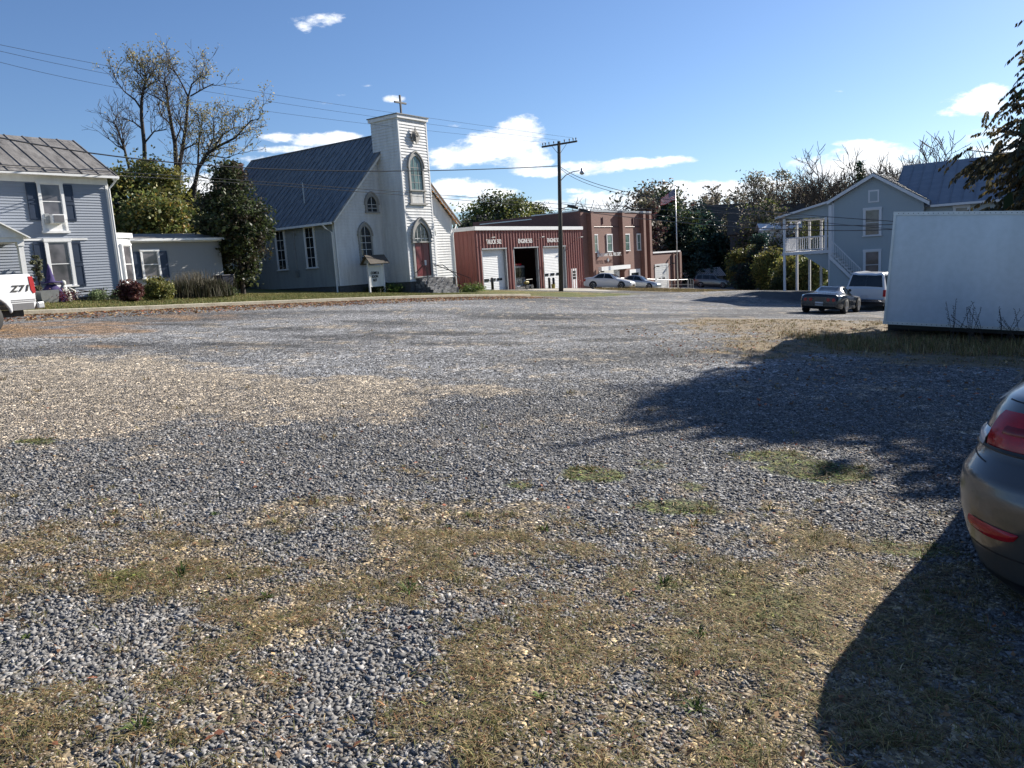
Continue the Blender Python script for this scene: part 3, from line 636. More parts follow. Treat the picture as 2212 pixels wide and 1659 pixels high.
# ---------------------------------------------------------------- low grey wing
wg = empty('grey_annex', gridpt(H0, 2.2, -3.4) + (zo,), R54, 'low single storey grey sided annex with one shuttered window behind the leafy tree', 'building')
W = 5.4
mb = MB(FR, zo); lapped(mb, [(-2, .95), (W, .95), (W, 3.85), (-2, 3.85)], .115, .028); mb.T = mkR(W); lapped(mb, [(0, .95), (5, .95), (5, 3.9), (2.5, 4.3), (0, 3.9)], .115, .028); mb.T = mkB(5); lapped(mb, [(-2, .95), (W, .95), (W, 3.85), (-2, 3.85)], .115, .028); mb.build('siding', m['vinyl2'], wg)
mb = MB(None, zo); mb.box(-2, W-.03, .03, 4.97, .1, .95); mb.build('foundation', m['block'], wg)
mb = MB(None, zo); slab(mb, (-2.1, -.3, 3.9), (W+.2, -.3, 3.9), (W+.2, 2.5, 4.32), (-2.1, 2.5, 4.32), .07); slab(mb, (-2.1, 5.3, 3.9), (W+.2, 5.3, 3.9), (W+.2, 2.5, 4.32), (-2.1, 2.5, 4.32), .07); mb.build('roof', m['greyroof'], wg)
mb = MB(None, zo); mb.box(-.9, W+.1, -.36, -.3, 3.78, 3.9); mb.box(-.9, W, -.2, 0, 3.72, 3.78); mb.tube([(-.75, -.33, 3.8), (-.8, -.1, 3.5), (-.8, -.08, 1.0)], .04, 6); mb.build('gutter', m['trim'], wg)
window(wg, zo, FR, .75, 1.75, 1.95, 3.28, m['trim'], m['glass_c'], .09); shutter(wg, zo, FR, .3, .74, 1.9, 3.28); shutter(wg, zo, FR, 1.76, 2.2, 1.9, 3.28)
# ---------------------------------------------------------------- church
zo = .1
ch = empty('church', CH + (zo,), R54, 'old white clapboard church with square front tower, red door and dark metal roof', 'church')
CW, CD, CE, CR = 12.0, 15.6, 5.25, 11.0
mb = MB(FR, zo); lapped(mb, [(0, .72), (CW, .72), (CW, CE), (6, CR-.05), (0, CE)], .2, .045); mb.build('front_wall', m['church_wood'], ch)
mb = MB(mkL(0), zo); lapped(mb, [(0, .72), (CD, .72), (CD, CE), (0, CE)], .2, .045); mb.build('side_wall', m['church_side'], ch)['label'] = 'worn grey side wall with its shade put into the paint'
mb = MB(mkR(CW), zo); lapped(mb, [(0, .72), (CD, .72), (CD, CE), (0, CE)], .2, .045); mb.T = mkB(CD); lapped(mb, [(0, .72), (CW, .72), (CW, CE), (6, CR-.05), (0, CE)], .2, .045); mb.build('rear_wall', m['church_wood'], ch)
mb = MB(None, zo); mb.box(.04, CW-.04, .04, CD-.04, -1.6, .72); mb.box(4.55, 7.3, -2.16, .04, -1.4, .66); mb.build('foundation', m['block'], ch)
mb = MB(None, zo); mb.box(7.3, CW+.0, -.02, .04, -1.4, .72); mb.build('stone_base', m['stone'], ch)
mb = MB(None, zo)
for x in (0, CW): mb.box(x-.05 if x == 0 else x-.1, x+.1 if x == 0 else x+.05, -.05, .0, .72, CE)
mb.box(-.05, 0, -.05, .12, .72, CE)
# rake boards
for sx in (0, 1):
    x0, x1 = (-.25, 6) if sx == 0 else (12.7, 6); z0 = CE-.25 if sx == 0 else 4.85
    mb.add([(x0, -.34, z0), (x1, -.34, CR+.0), (x1, -.34, CR-.28), (x0, -.34, z0-.2), (x0, -.29, z0), (x1, -.29, CR+.0), (x1, -.29, CR-.28), (x0, -.29, z0-.2)], [(0,1,2,3),(7,6,5,4),(0,4,5,1),(2,6,7,3),(0,3,7,4)])
mb.build('trim_boards', m['trim'], ch)
mb = MB(None, zo)
slab(mb, (-.45, -.4, CE-.38), (-.45, CD+.3, CE-.38), (6, CD+.3, CR+.12), (6, -.4, CR+.12), .07)
seams_roof(mb, (-.45, -.4, CE-.38), (-.45, CD+.3, CE-.38), (6, CD+.3, CR+.12), (6, -.4, CR+.12), 30, .018, .035)
slab(mb, (12.8, -.4, 4.86), (12.8, CD+.3, 4.86), (6, CD+.3, CR+.12), (6, -.4, CR+.12), .07)
mb.tube([(6, -.4, CR+.15), (6, CD+.3, CR+.15)], .06, 6)
mb.build('roof', m['darkroof'], ch)
mb = MB(None, zo)
mb.add([(7.3, -.38, CR-1.15), (12.7, -.38, 4.84), (12.7, -.0, 4.84), (7.3, -.0, CR-1.15)], [(0,1,2,3)])
mb.add([(7.3, -.36, CR-1.2), (12.7, -.36, 4.79), (12.7, -.31, 4.66), (7.3, -.31, CR-1.33)], [(0,1,2,3)])
for k in range(12):
    f = k/12; x = 7.4+5.2*f; z = CR-1.3-4.97*.985*f; mb.box(x, x+.07, -.36, -.02, z-.1, z-.02)
mb.build('soffit', m['soffit'], ch)['label'] = 'orange wooden underside of the eave'
mb = MB(None, zo); mb.tube([(6.9, 8.2, 9.9), (6.9, 8.2, 9.9)], .01, 4)
mb = MB(None, zo); mb.tube([(1.05, 3.9, 6.5), (1.05, 3.9, 7.9)], .055, 8); mb.build('vent_pipe', m['galv'], ch)
mb = MB(None, zo); mb.box(-.56, -.45, -.35, CD, CE-.5, CE-.36); mb.build('gutter', m['trim'], ch)
mb = MB(None, zo); mb.tube([(-.5, .55, CE-.45), (-.4, .4, CE-.7), (-.09, .16, CE-1.0), (-.09, .16, .3), (-.2, .05, .15)], .055, 8); mb.build('downspout', m['trim'], ch); mb = MB(None, zo); mb.tube([(12.75, .1, 4.75), (12.3, -.07, 4.4), (12.06, -.07, 4.0), (12.06, -.07, -.1)], .05, 8); mb.build('downspout', m['trim'], ch)
mb = MB(None, zo); mb.box(3.2, 3.7, 13.9, 14.4, 6, 10.6); mb.box(3.15, 3.75, 13.85, 14.45, 10.4, 10.52); mb.build('chimney', m['darkred'], ch)
# tower
T0, T1, TY0, TY1, TZ = 4.5, 7.36, -2.2, .3, 11.66
mb = MB(mkF(-TY0), zo); mb.T = lambda a, z, d: (a, TY0 - d, z); lapped(mb, [(T0, .68), (T1, .68), (T1, TZ), (T0, TZ)], .2, .045)
mb.T = mkL(T0); lapped(mb, [(TY0, .68), (TY1, .68), (TY1, TZ), (TY0, TZ)], .2, .045); mb.T = mkR(T1); lapped(mb, [(TY0, .68), (TY1, .68), (TY1, TZ), (TY0, TZ)], .2, .045); mb.T = mkB(TY1); lapped(mb, [(T0, 8), (T1, 8), (T1, TZ), (T0, TZ)], .2, .045)
tw = mb.build('tower', m['church_wood'], ch)
mb = MB(None, zo)
for x in (T0, T1): mb.box(x-.04 if x == T0 else x-.07, x+.07 if x == T0 else x+.04, TY0-.045, TY0, .68, TZ)
mb.box(T0-.045, T0, TY0-.04, TY0+.08, .68, TZ); mb.build('corner_board', m['trim'], tw)
mb = MB(None, zo); e = .14; mb.box(T0-e, T1+e, TY0-e, TY1+e, TZ, TZ+.22); mb.build('cornice', m['trim'], tw)
mb = MB(None, zo); e = .2; xm = (T0+T1)/2; ym = (TY0+TY1)/2; zt = TZ+.22
mb.add([(T0-e, TY0-e, zt), (T1+e, TY0-e, zt), (T1+e, TY1+e, zt), (T0-e, TY1+e, zt), (xm, ym, zt+.45), (T0-e, TY0-e, zt+.06), (T1+e, TY0-e, zt+.06), (T1+e, TY1+e, zt+.06), (T0-e, TY1+e, zt+.06)], [(5,6,4),(6,7,4),(7,8,4),(8,5,4),(0,1,6,5),(1,2,7,6),(2,3,8,7),(3,0,5,8),(3,2,1,0)]); mb.build('tower_roof', m['darkroof'], tw)
mb = MB(None, zo); cy = ym-.35; mb.box(xm-.055, xm+.055, cy-.055, cy+.055, TZ+.4, 13.45); mb.box(xm-.58, xm+.58, cy-.05, cy+.05, 12.88, 13.0); mb.build('cross', m['iron'], ch, bevel=.008)
mb = MB(lambda a, z, d: (a, 1.2-d, z), zo)
mb = MB(None, zo); mb.add([(4.5-.0, .02, 9.9), (3.35, -.42, 8.55), (4.5, -.42, 9.7)], [(0,1,2)])
# emblem: a flame with an open cross-and-ring shape
pts = [(.0,.62),(.08,.40),(.22,.24),(.38,.10),(.44,-.08),(.36,-.26),(.26,-.36),(.20,-.56),(.14,-.40),(.06,-.50),(.02,-.62),(-.06,-.44),(-.20,-.42),(-.34,-.30),(-.44,-.1),(-.40,.1),(-.28,.16),(-.22,.34),(-.10,.26),(-.04,.40)]
emb = MB(lambda a, z, d: (6.03+a, TY0-d, 10.62+z), zo); emb.prism([(x, z, .16) for x, z in pts], (0, 0, .03))
for k in range(3): emb.tube([(math.cos(t_)*(.1+.09*k), math.sin(t_)*(.12+.1*k)-.05, .21) for t_ in np.linspace(0, 4.6, 14)], .022, 5)
emb.tube([(0, -.5, .2), (0, .5, .2)], .025, 5); emb.tube([(-.05, 0, .0), (-.05, 0, .18)], .03, 5)
emb.build('emblem', M_plain('dull_bronze', (.24, .23, .21), .6, .35, 9, .3), ch)['label'] = 'grey flame shaped ornament standing off the tower wall'
TF = lambda a, z, d: (a, TY0 - d, z)
arch_window(ch, zo, TF, 5.12, 6.66, 6.95, 8.45, 9.5, m['old_trim'], m['glass_g'], .16, .1, 3, 3, 'tall pointed tower window with boarded lower panel', m['old_trim'])
mb = MB(TF, zo); wbox(mb, 5.12, 5.28, 6.05, 6.86, 0, .1); wbox(mb, 6.5, 6.66, 6.05, 6.86, 0, .1); wbox(mb, 5.0, 6.78, 5.93, 6.05, 0, .16); mb.build('window_frame_lower', m['old_trim'], ch)
mb = MB(TF, zo); wbox(mb, 5.28, 6.5, 6.05, 6.86, .0, .07); mb.build('boarded_panel', m['plywood'], ch)
w = arch_window(ch, zo, TF, 4.93, 6.86, 3.42, 3.62, 5.0, m['old_trim'], m['glass'], .2, .12, 4, 1, 'pointed fanlight above the red door', m['trim'], name='fanlight')
mb = MB(TF, zo); wbox(mb, 4.93, 5.13, 1.0, 3.33, 0, .12); wbox(mb, 6.66, 6.86, 1.0, 3.33, 0, .12); wbox(mb, 5.13, 6.66, 3.30, 3.42, .0, .09); wbox(mb, 4.85, 6.94, .92, 1.0, 0, .2); mb.build('door_frame', m['old_trim'], ch)
dr = MB(TF, zo); wbox(dr, 5.13, 6.66, 1.0, 3.30, .0, .052)
for a in (5.2, 5.93):
    for z0_, z1_ in ((1.15, 1.75), (1.9, 3.15)): wbox(dr, a+.08, a+.6, z0_, z1_, .05, .065)
wbox(dr, 5.88, 5.91, 1.0, 3.3, .05, .07); drr = dr.build('door', m['door_red'], ch)
mb = MB(TF, zo); mb.tube([(5.82, 2.05, .05), (5.82, 2.05, .13)], .03, 8); mb.build('handle', m['iron'], drr)
mb = MB(TF, zo); wbox(mb, 6.05, 6.25, 1.75, 2.1, .07, .075); mb.build('notice', m['plate'], drr)
LF = mkL(0)
arch_window(ch, zo, FR, 2.02, 3.28, 2.15, 3.98, 4.85, m['old_trim'], m['glass'], .13, .08, 2, 4, 'pointed window beside the tower', m['trim'])
arch_window(ch, zo, FR, 2.93, 4.15, 5.62, 6.1, 6.9, m['old_trim'], m['glass'], .16, .08, 2, 2, 'small pointed gable window', m['trim'])
arch_window(ch, zo, FR, 8.6, 9.95, 1.9, 4.0, 4.85, m['trim'], m['glass'], .13, .1, 2, 4)
for a in (2.0, 5.1, 8.2, 11.3):
    window(ch, zo, LF, a-.08, a+1.0, 2.05, 4.75, m['trim'], m['glass'], .13, 2, 4)
mb = MB(LF, zo); mb.tube([(4.05, 4.6, .1), (4.05, 1.9, .1)], .03, 6); wbox(mb, 3.88, 4.2, 1.5, 1.95, .03, .17); mb.lathe([(.02, .03), (.16, .05), (.16, .15), (.02, .17)], (4.05, 4.45, 0), 'z', 10) if False else None
wbox(mb, 3.85, 4.25, 4.3, 4.6, .03, .08); mb.build('electric_meter', m['galv'], ch)
# steps with railings
st = MB(None, zo)
for k in range(5): st.box(5.05-.03*k, 7.6+.02*k, -2.2-.6-.27*k, -2.2, -1.3, .86-.2*k)
st.build('steps', m['stone'], ch)
for x, pts_ in ((7.15, [(7.0, -2.3, 1.72), (7.15, -3.0, 1.7), (7.3, -4.3, .72), (7.3, -4.3, -.6)]), (8.7, [(6.9, -2.3, 1.8), (8.7, -4.2, .62), (8.75, -4.25, -.6)]), (5.2, [(5.1, -2.3, 1.3), (5.15, -2.9, 1.75), (5.3, -3.1, 1.6), (5.3, -3.1, .4)])):
    mb = MB(None, zo); mb.tube(pts_, .03, 6); mb.build('railing', m['iron'], ch)
# church notice board
_g = gpix(800, 633); sp = (_g.x, _g.y); sz = g1(*sp)
sg = empty('notice_board', (sp[0], sp[1], sz), R54, 'roofed white church notice board on two posts with black letters', 'sign')
for x in (0, 1.75):
    mb = MB(); mb.box(x-.07, x+.07, -.07, .07, -.3, 2.15); mb.build('post', m['cyl_white'], sg)
mb = MB(); mb.box(.07, 1.68, -.05, .05, .5, 1.95); mb.box(.07, 1.68, -.07, .07, .42, .5)
for k in range(7): mb.box(.12, 1.63, -.062, -.05, .6+.19*k, .612+.19*k)
mb.build('board', m['dirtywhite'], sg)
mb = MB(); prx(mb, [(-.5, 2.12), (.5, 2.12), (0, 2.58)], -.05, 1.8); mb.build('gable_box', m['old_trim'], sg)
mb = MB(); slab(mb, (-.3, -.62, 2.08), (2.05, -.62, 2.08), (2.05, 0, 2.72), (-.3, 0, 2.72), .05); slab(mb, (-.3, .62, 2.08), (2.05, .62, 2.08), (2.05, 0, 2.72), (-.3, 0, 2.72), .05); mb.build('roof', m['roof_brown'], sg)
for k, s_ in enumerate(('COME &', 'SOON', 'GET')): text(sg, 0, s_, .2+.1*k, 1.33-.26*k, .27, m['black_text'], .07, .95, .008)
sg.scale = (.78, .78, .92)
# ---------------------------------------------------------------- fire house, red metal part
zo = -1.2
fh = empty('red_fire_garage', F0 + (zo,), R54, 'red ribbed metal fire garage with three truck bays and white fascia', 'fire station')
FW, FT = 17.75, 4.42
wl = MB(None, zo); doors = [(.8, 4.42), (5.5, 9.5), (10.35, 14.42)]; DZ = 2.8
segs = [(0, .8), (4.42, 5.5), (9.5, 10.35), (14.42, FW)]
for a, b in segs: wl.box(a, b, 0, .28, -2.2, FT)
for a, b in doors: wl.box(a, b, 0, .28, DZ, FT)
wl.box(0, .25, .28, 12, -2.2, FT); wl.box(0, FW, 11.75, 12, -2.2, FT); wl.box(FW-.25, FW, .28, 11.75, -2.2, FT)
x = .12
while x < FW:
    inn = [d for d in doors if d[0]-.1 < x < d[1]+.02]
    z0 = DZ + .08 if inn else -2.0
    wl.add([(x, -.003, z0), (x+.06, -.07, z0), (x+.17, -.07, z0), (x+.23, -.003, z0), (x, -.003, FT-.01), (x+.06, -.07, FT-.01), (x+.17, -.07, FT-.01), (x+.23, -.003, FT-.01)], [(0,1,5,4),(1,2,6,5),(2,3,7,6)]); x += .45
y = .3
while y < 12: wl.add([(-.003, y, -2), (-.05, y+.06, -2), (-.05, y+.14, -2), (-.003, y+.2, -2), (-.003, y, FT-.01), (-.05, y+.06, FT-.01), (-.05, y+.14, FT-.01), (-.003, y+.2, FT-.01)], [(0,1,5,4),(1,2,6,5),(2,3,7,6)]); y += .45
wl.build('wall', m['redmetal'], fh)
mb = MB(None, zo); mb.box(-.12, FW-.02, -.22, -.08, FT-.02, FT+.3); mb.box(-.12, -.02, -.08, 12, FT-.02, FT+.3); mb.box(-.05, FW-.02, -.08, 0, FT-.015, FT+.02); mb.build('fascia', m['white'], fh)
mb = MB(None, zo); mb.add([(-.1, -.1, FT+.22), (FW, -.1, FT+.22), (FW, 12, FT+.35), (-.1, 12, FT+.35)], [(0,1,2,3)]); mb.build('roof', m['block'], fh)
mb = MB(None, zo); mb.box(.25, FW-.25, .28, 11.75, -2.2, -1.35); mb.build('floor', m['concrete'], fh)
for (a, b), nm in zip(doors, (1, 0, 1)):
    mb = MB(None, zo); mb.box(a, a+.1, -.02, .27, -1.35, DZ); mb.box(b-.1, b, -.02, .27, -1.35, DZ); mb.box(a, b, -.09, -.0, DZ-.02, DZ+.08); fr_ = mb.build('door_frame', m['galv'], fh)
    if nm:
        mb = MB(None, zo); z = -1.35
        while z < DZ-.02: mb.add([(a+.1, .24, z), (b-.1, .24, z), (b-.1, .26, z+.13), (a+.1, .26, z+.13), (b-.1, .235, z+.15), (a+.1, .235, z+.15)], [(0,1,2,3),(3,2,4,5)]); z += .15
        d_ = mb.build('overhead_door', m['white'], fh)
        for k in range(3): p = MB(None, zo); x0 = a+.42+k*1.05*(b-a)/4; p.box(x0, x0+.72, .21, .23, .05, .26); p.build('pane', m['glass'], d_)
for s_, x0 in (('TRUCK 502', 1.45), ('ENGINE 505', 6.2), ('ENGINE 504', 11.05)):
    text(fh, zo, s_, x0, 3.24, .54, m['white_text'], .1, .80, .006)
window(fh, zo, FR, 15.4, 16.3, -1.4, .5, m['trim'], m['glass'], .12, 3, 4, sill=False) if False else None
mb = MB(None, zo); mb.box(15.35, 16.3, -.06, 0, -1.5, .55); pd = mb.build('side_door', m['white'], fh); p = MB(None, zo)
for i in range(3):
    for j in range(3): p.box(15.52+i*.22, 15.69+i*.22, -.075, -.061, -.5+j*.3, -.27+j*.3)
p.build('pane', m['glass'], pd)
for x, z in ((1.6, 3.72), (9.3, 3.68), (16.4, 3.6)):
    mb = MB(None, zo); mb.tube([(x-.1, -.05, z-.25), (x-.1, -.55, z+.0), (x+.3, -.75, z+.05)], .025, 6); mb.tube([(x-.1, -.7, z+.02), (x+.35, -.7, z+.04)], .06, 6); mb.build('wall_lamp', m['old_trim'], fh)
# fire engine standing in the open bay
fe_p = gridpt(F0, 7.5, -1.0)
fe = empty('fire_engine', (fe_p[0], fe_p[1], -1.34), R54, 'dark front of a fire engine parked inside the open middle bay', 'fire engine')
m['engine_red'] = M_carpaint('fire_engine_paint', (.30, .28, .28))
mb = MB(); mb.box(-1.2, 1.2, 0, 7.5, .45, 1.25); mb.box(-1.2, 1.2, .05, 2.4, 1.25, 2.55); mb.box(-1.2, 1.2, 2.5, 7.5, 1.25, 2.7); mb.build('body', m['engine_red'], fe, bevel=.06)
mb = MB(); mb.box(-1.08, -.05, -.02, .04, 1.45, 2.35); mb.box(.05, 1.08, -.02, .04, 1.45, 2.35); mb.build('windscreen', m['car_glass'], fe)
mb = MB(); mb.box(-1.25, 1.25, -.65, .0, .4, .72); mb.build('bumper', m['chrome'], fe, bevel=.03)
for x in (-.85, .85):
    mb = MB(); mb.lathe([(.02, -.1), (.14, -.1), (.14, .0)], (x, 0, 1.05), 'y', 14); mb.build('headlight', m['clearlens'], fe)
mb = MB(); mb.box(-.45, .45, -.05, 0, .8, 1.3)
for k in range(6): mb.box(-.42, .42, -.08, -.05, .84+k*.07, .86+k*.07)
mb.build('grille', m['chrome'], fe)
mb = MB(); mb.box(-.9, .9, .2, .55, 2.56, 2.74); mb.build('light_bar', m['redlens'], fe)
for x in (-1.1, 1.1):
    for y in (1.3, 5.6): mb = MB(); mb.lathe([(.1, -.14), (.48, -.13), (.5, 0), (.48, .13), (.1, .14)], (x*.93, y, .5), 'x', 18); mb.build('wheel', m['black'], fe)
# posts, hose pole, bucket in front of the bays
def bollard(u, n_, h, r, mat, name, label, cat, group=None):
    p = gridpt(F0, u, n_); z = g1(*p); e_ = empty(name, (p[0], p[1], z), R54, label, cat, group)
    mb = MB(); mb.lathe([(r, -.2), (r, h-.05), (r*.7, h), (.001, h+.01)], (0, 0, 0), 'z', 12); mb.build('pipe', mat, e_, True)
    mb = MB(); mb.lathe([(r*1.6, 0.0), (r*1.5, .05), (r, .06)], (0, 0, 0), 'z', 12); mb.build('base', m['concrete'], e_)
for u, lb in ((1.0, 'short black guard post left of the first bay door'), (9.95, 'short black guard post left of the third bay door'), (10.7, 'short black guard post in front of the third bay door')):
    bollard(u, .8, 1.05, .12, m['blackgloss'], 'guard_post', lb, 'post', 'guard posts by the bay doors')
p = gridpt(F0, 10.3, 1.0); b_ = empty('yellow_bucket', (p[0], p[1], g1(*p)), 0, 'small yellow bucket standing between the guard posts', 'bucket'); mb = MB(); mb.lathe([(.16, 0), (.2, .42), (.18, .42), (.14, .04)], (0,0,0), 'z', 14); mb.build('pail', m['yellow'], b_); mb = MB(); mb.tube([(.2*math.cos(t_), 0, .42+.2*math.sin(t_)) for t_ in np.linspace(0, math.pi, 8)], .012, 5); mb.build('handle', m['iron'], b_)
p = gridpt(F0, 9.2, .5); q = gridpt(F0, 10.2, .12)
ls = MB(); ls.tube([(p[0], p[1], g1(*p)), (q[0], q[1], 1.4)], .035, 6); tag(ls.build('leaning_pole', m['rust']), 'long thin pole leaning on the wall beside the open bay', 'pole')
p = gridpt(F0, 6.0, .9); gr = empty('cart', (p[0], p[1], g1(*p)), R54, 'small cluttered cart with a yellow tank at the open bay', 'cart')
mb = MB(); mb.box(-.5, .5, -.35, .35, .3, .38); mb.tube([(-.5, 0, .35), (-.55, 0, 1.0)], .03, 6); mb.tube([(.5, -.3, .35), (.5, -.3, .9), (-.5, -.3, .9)], .025, 6); mb.build('frame', m['iron'], gr)
mb = MB(); mb.lathe([(.05, -.22), (.15, -.2), (.16, 0), (.15, .2), (.05, .22)], (0, 0, .62), 'x', 14); mb.build('tank', m['yellow'], gr)
for x in (-.4, .4): mb = MB(); mb.lathe([(.05, -.05), (.22, -.04), (.22, .04), (.05, .05)], (x, -.3, .22), 'y', 14); mb.build('wheel', m['black'], gr)
# ---------------------------------------------------------------- fire house, brick part
zb = -2.0
bp = gridpt(F0, FW, 0)
bk = empty('brick_fire_house', (bp[0], bp[1], zb), R54, 'two storey red brick fire department building with pilasters and a low brick wing', 'fire station')
BW, BT = 16.5, 6.25
mb = MB(None, zb); mb.box(0, BW, 0, 14, -4, BT)
u0 = 18.0
for u in (19.0, 25.95, 31.2, 32.75): mb.box(u-FW, u-FW+.55, -.5, 0, -4, BT)
mb.build('wall', m['brick'], bk)
mb = MB(None, zb); mb.box(-.05, BW+.05, -.06, .2, BT, BT+.22); mb.box(-.06, .2, .2, 6, BT, BT+.12); mb.box(-.06, .2, 6, 13, BT-.35, BT-.25); mb.box(BW-.2, BW+.05, .2, 14, BT, BT+.12)
for u in (19.0, 25.95, 31.2, 32.75): mb.box(u-FW-.03, u-FW+.58, -.53, -.06, BT-.02, BT+.2)
mb.build('coping', m['alum'], bk)
for a0, a1 in ((19.91, 20.96), (22.95, 24.2), (27.16, 28.35), (30.2, 31.15)): window(bk, zb, FR, a0-FW, a1-FW, 2.05, 3.82, m['trim'], m['glass_g'], .1, 1, 2)
mb = MB(None, zb)
for a0 in (21.95, 29.1): mb.box(a0-FW, a0-FW+.42, -.02, .0, 4.98, 5.7); mb.box(a0-FW+.28, a0-FW+.4, -.1, -.02, 5.0, 5.7)
mb.build('wall_vent', m['darkred'], bk)
mb = MB(None, zb); mb.tube([(19.95-FW, -.05, 4.7), (32.4-FW, -.05, 4.7)], .03, 6); mb.build('conduit', m['iron'], bk)
text(bk, zb, 'BROADWAY VOL. FIRE DEPT.', 20.15-FW, 1.56, .52, m['white_text'], .4, .80, .004)
mb = MB(lambda a, z, d: (23.1-FW+a, -d, 1.15+z), zb); mb.prism([(.26*math.cos(k*math.pi/4), .26*math.sin(k*math.pi/4), .02) if k % 2 == 0 else (.14*math.cos(k*math.pi/4), .14*math.sin(k*math.pi/4), .02) for k in range(8)], (0, 0, .04)); mb.build('badge', m['dirtywhite'], bk)
mb = MB(None, zb); mb.box(19.95-FW, 26.6-FW, -.95, -.55, .08, .5); mb.build('sign_band', m['trim'], bk)
mb = MB(None, zb); mb.box(21.0-FW, 24.9-FW, -.03, 0, -2.6, .1); mb.build('overhead_door', m['dirtywhite'], bk)
mb = MB(None, zb); mb.box(24.9-FW, 25.6-FW, -.06, 0, -2.6, .1); mb.box(28.1-FW, 28.5-FW, -.06, 0, -2.6, -.1); mb.box(30.4-FW, 30.8-FW, -.06, 0, -2.6, -.1); mb.box(28.5-FW, 30.4-FW, -.06, 0, -.5, -.1); mb.build('door_frame', m['trim'], bk)
mb = MB(None, zb); mb.box(28.5-FW, 30.4-FW, -.03, .0, -2.6, -.5); mb.build('entrance_glass', m['glass'], bk)
mb = MB(None, zb); mb.box(BW, 42.3-FW, 0, 9, -4.5, 1.55); mb.box(41.7-FW, 42.3-FW, -.3, 0, -4.5, 1.55); mb.box(40.0-FW, 40.35-FW, -.2, 0, -4.5, 1.4); mb.build('wing_wall', m['brick'], bk)
mb = MB(None, zb); mb.box(BW, 42.4-FW, -.12, .15, 1.55, 1.73); mb.build('wing_coping', m['trim'], bk)
mb = MB(None, zb); mb.box(35.1-FW, 38.3-FW, -.03, 0, -4, -.0)
for k in range(12): mb.box(35.1-FW, 38.3-FW, -.045, -.03, -3.2+k*.27, -3.18+k*.27)
dd = mb.build('wing_door', m['dirtywhite'], bk); mb = MB(None, zb); mb.box(34.8-FW, 35.1-FW, -.06, 0, -4, .25); mb.box(38.3-FW, 38.7-FW, -.06, 0, -4, .25); mb.box(35.1-FW, 38.3-FW, -.06, 0, 0, .25); mb.build('wing_door_frame', m['dirtywhite'], bk)
mb = MB(None, zb)
for k in range(2): mb = MB(None, zb); mb.box(35.7-FW+k*1.2, 36.4-FW+k*1.2, -.06, -.046, -1.65, -1.45); mb.build('pane', m['glass'], dd)
for u, z in ((20.9, -.1), (25.3, .0), (34.7, -.1), (39.2, .1), (40.2, 1.3)):
    mb = MB(None, zb); mb.tube([(u-FW, 0, z-.1), (u-FW, -.4, z+.15), (u-FW+.05, -.5, z+.1)], .04, 6); mb.box(u-FW-.1, u-FW+.15, -.65, -.4, z, z+.15); mb.build('wall_lamp', m['iron'], bk)
# ---------------------------------------------------------------- pale blue-grey house with the two level porch
zo = -1.6; RM = math.radians(-36)
rh = empty('porch_house', G0 + (zo,), RM, 'pale blue grey two storey house with white two level side porch and outside stair', 'house')
GW = 5.35; gx = 2.47
mb = MB(FR, zo); lapped(mb, [(0, -2.4), (GW, -2.4), (GW, 3.75), (gx, 5.6), (0, 4.15)], .12, .028); mb.T = mkL(0); lapped(mb, [(0, -2.4), (7, -2.4), (7, 4.15), (0, 4.15)], .12, .028); mb.T = mkR(GW); lapped(mb, [(-.0, 3.2), (3, 3.2), (3, 3.9), (0, 3.9)], .12, .028); mb.build('siding', m['bluegrey'], rh)
mb = MB(None, zo); slab(mb, (-.3, -.35, 4.28), (-.3, 6, 4.28), (gx, 6, 5.78), (gx, -.35, 5.78), .1); slab(mb, (GW+.35, -.35, 3.72), (GW+.35, 6, 3.72), (gx, 6, 5.78), (gx, -.35, 5.78), .1); seams_roof(mb, (GW+.35, -.35, 3.72), (GW+.35, 6, 3.72), (gx, 6, 5.78), (gx, -.35, 5.78), 10, .02, .04); mb.build('gable_roof', m['greyroof'], rh)
mb = MB(None, zo)
for (xa, za), (xb, zb_) in ((((-.32), 4.24), (gx, 5.74)), ((gx, 5.74), (GW+.36, 3.68))): mb.add([(xa, -.38, za), (xb, -.38, zb_), (xb, -.38, zb_-.22), (xa, -.38, za-.2), (xa, -.33, za), (xb, -.33, zb_), (xb, -.33, zb_-.22), (xa, -.33, za-.2)], [(0,1,2,3),(7,6,5,4),(3,2,6,7),(0,4,5,1)])
mb.build('rake_board', m['porchwhite'], rh)
# main block with the big roof
MY = .6; MX0, MX1, ME, MR, MD = GW-1.0, 24, 3.5, 6.35, 8.0
mb = MB(mkF(-MY), zo); mb.T = lambda a, z, d: (a, MY-d, z); lapped(mb, [(GW, -2.4), (MX1, -2.4), (MX1, ME), (GW, ME)], .12, .028)
mb.T = mkL(MX0-.6); lapped(mb, [(MY+1.2, 3.5), (MY+MD, 3.5), (MY+MD/2, MR)], .12, .028); mb.T = mkR(MX1); lapped(mb, [(MY, -2.4), (MY+MD, -2.4), (MY+MD, ME), (MY+MD/2, MR), (MY, ME)], .12, .028); mb.T = mkB(MY+MD); lapped(mb, [(0, -2.4), (MX1, -2.4), (MX1, ME), (0, ME)], .12, .028); mb.build('main_siding', m['bluegrey'], rh)
mb = MB(None, zo); y0 = MY-.45
slab(mb, (MX0-.9, y0, ME-.05), (MX1+.3, y0, ME-.05), (MX1+.3, MY+MD/2, MR+.05), (MX0-.9, MY+MD/2, MR+.05), .08); slab(mb, (MX0-.9, MY+MD+.45, ME-.05), (MX1+.3, MY+MD+.45, ME-.05), (MX1+.3, MY+MD/2, MR+.05), (MX0-.9, MY+MD/2, MR+.05), .08)
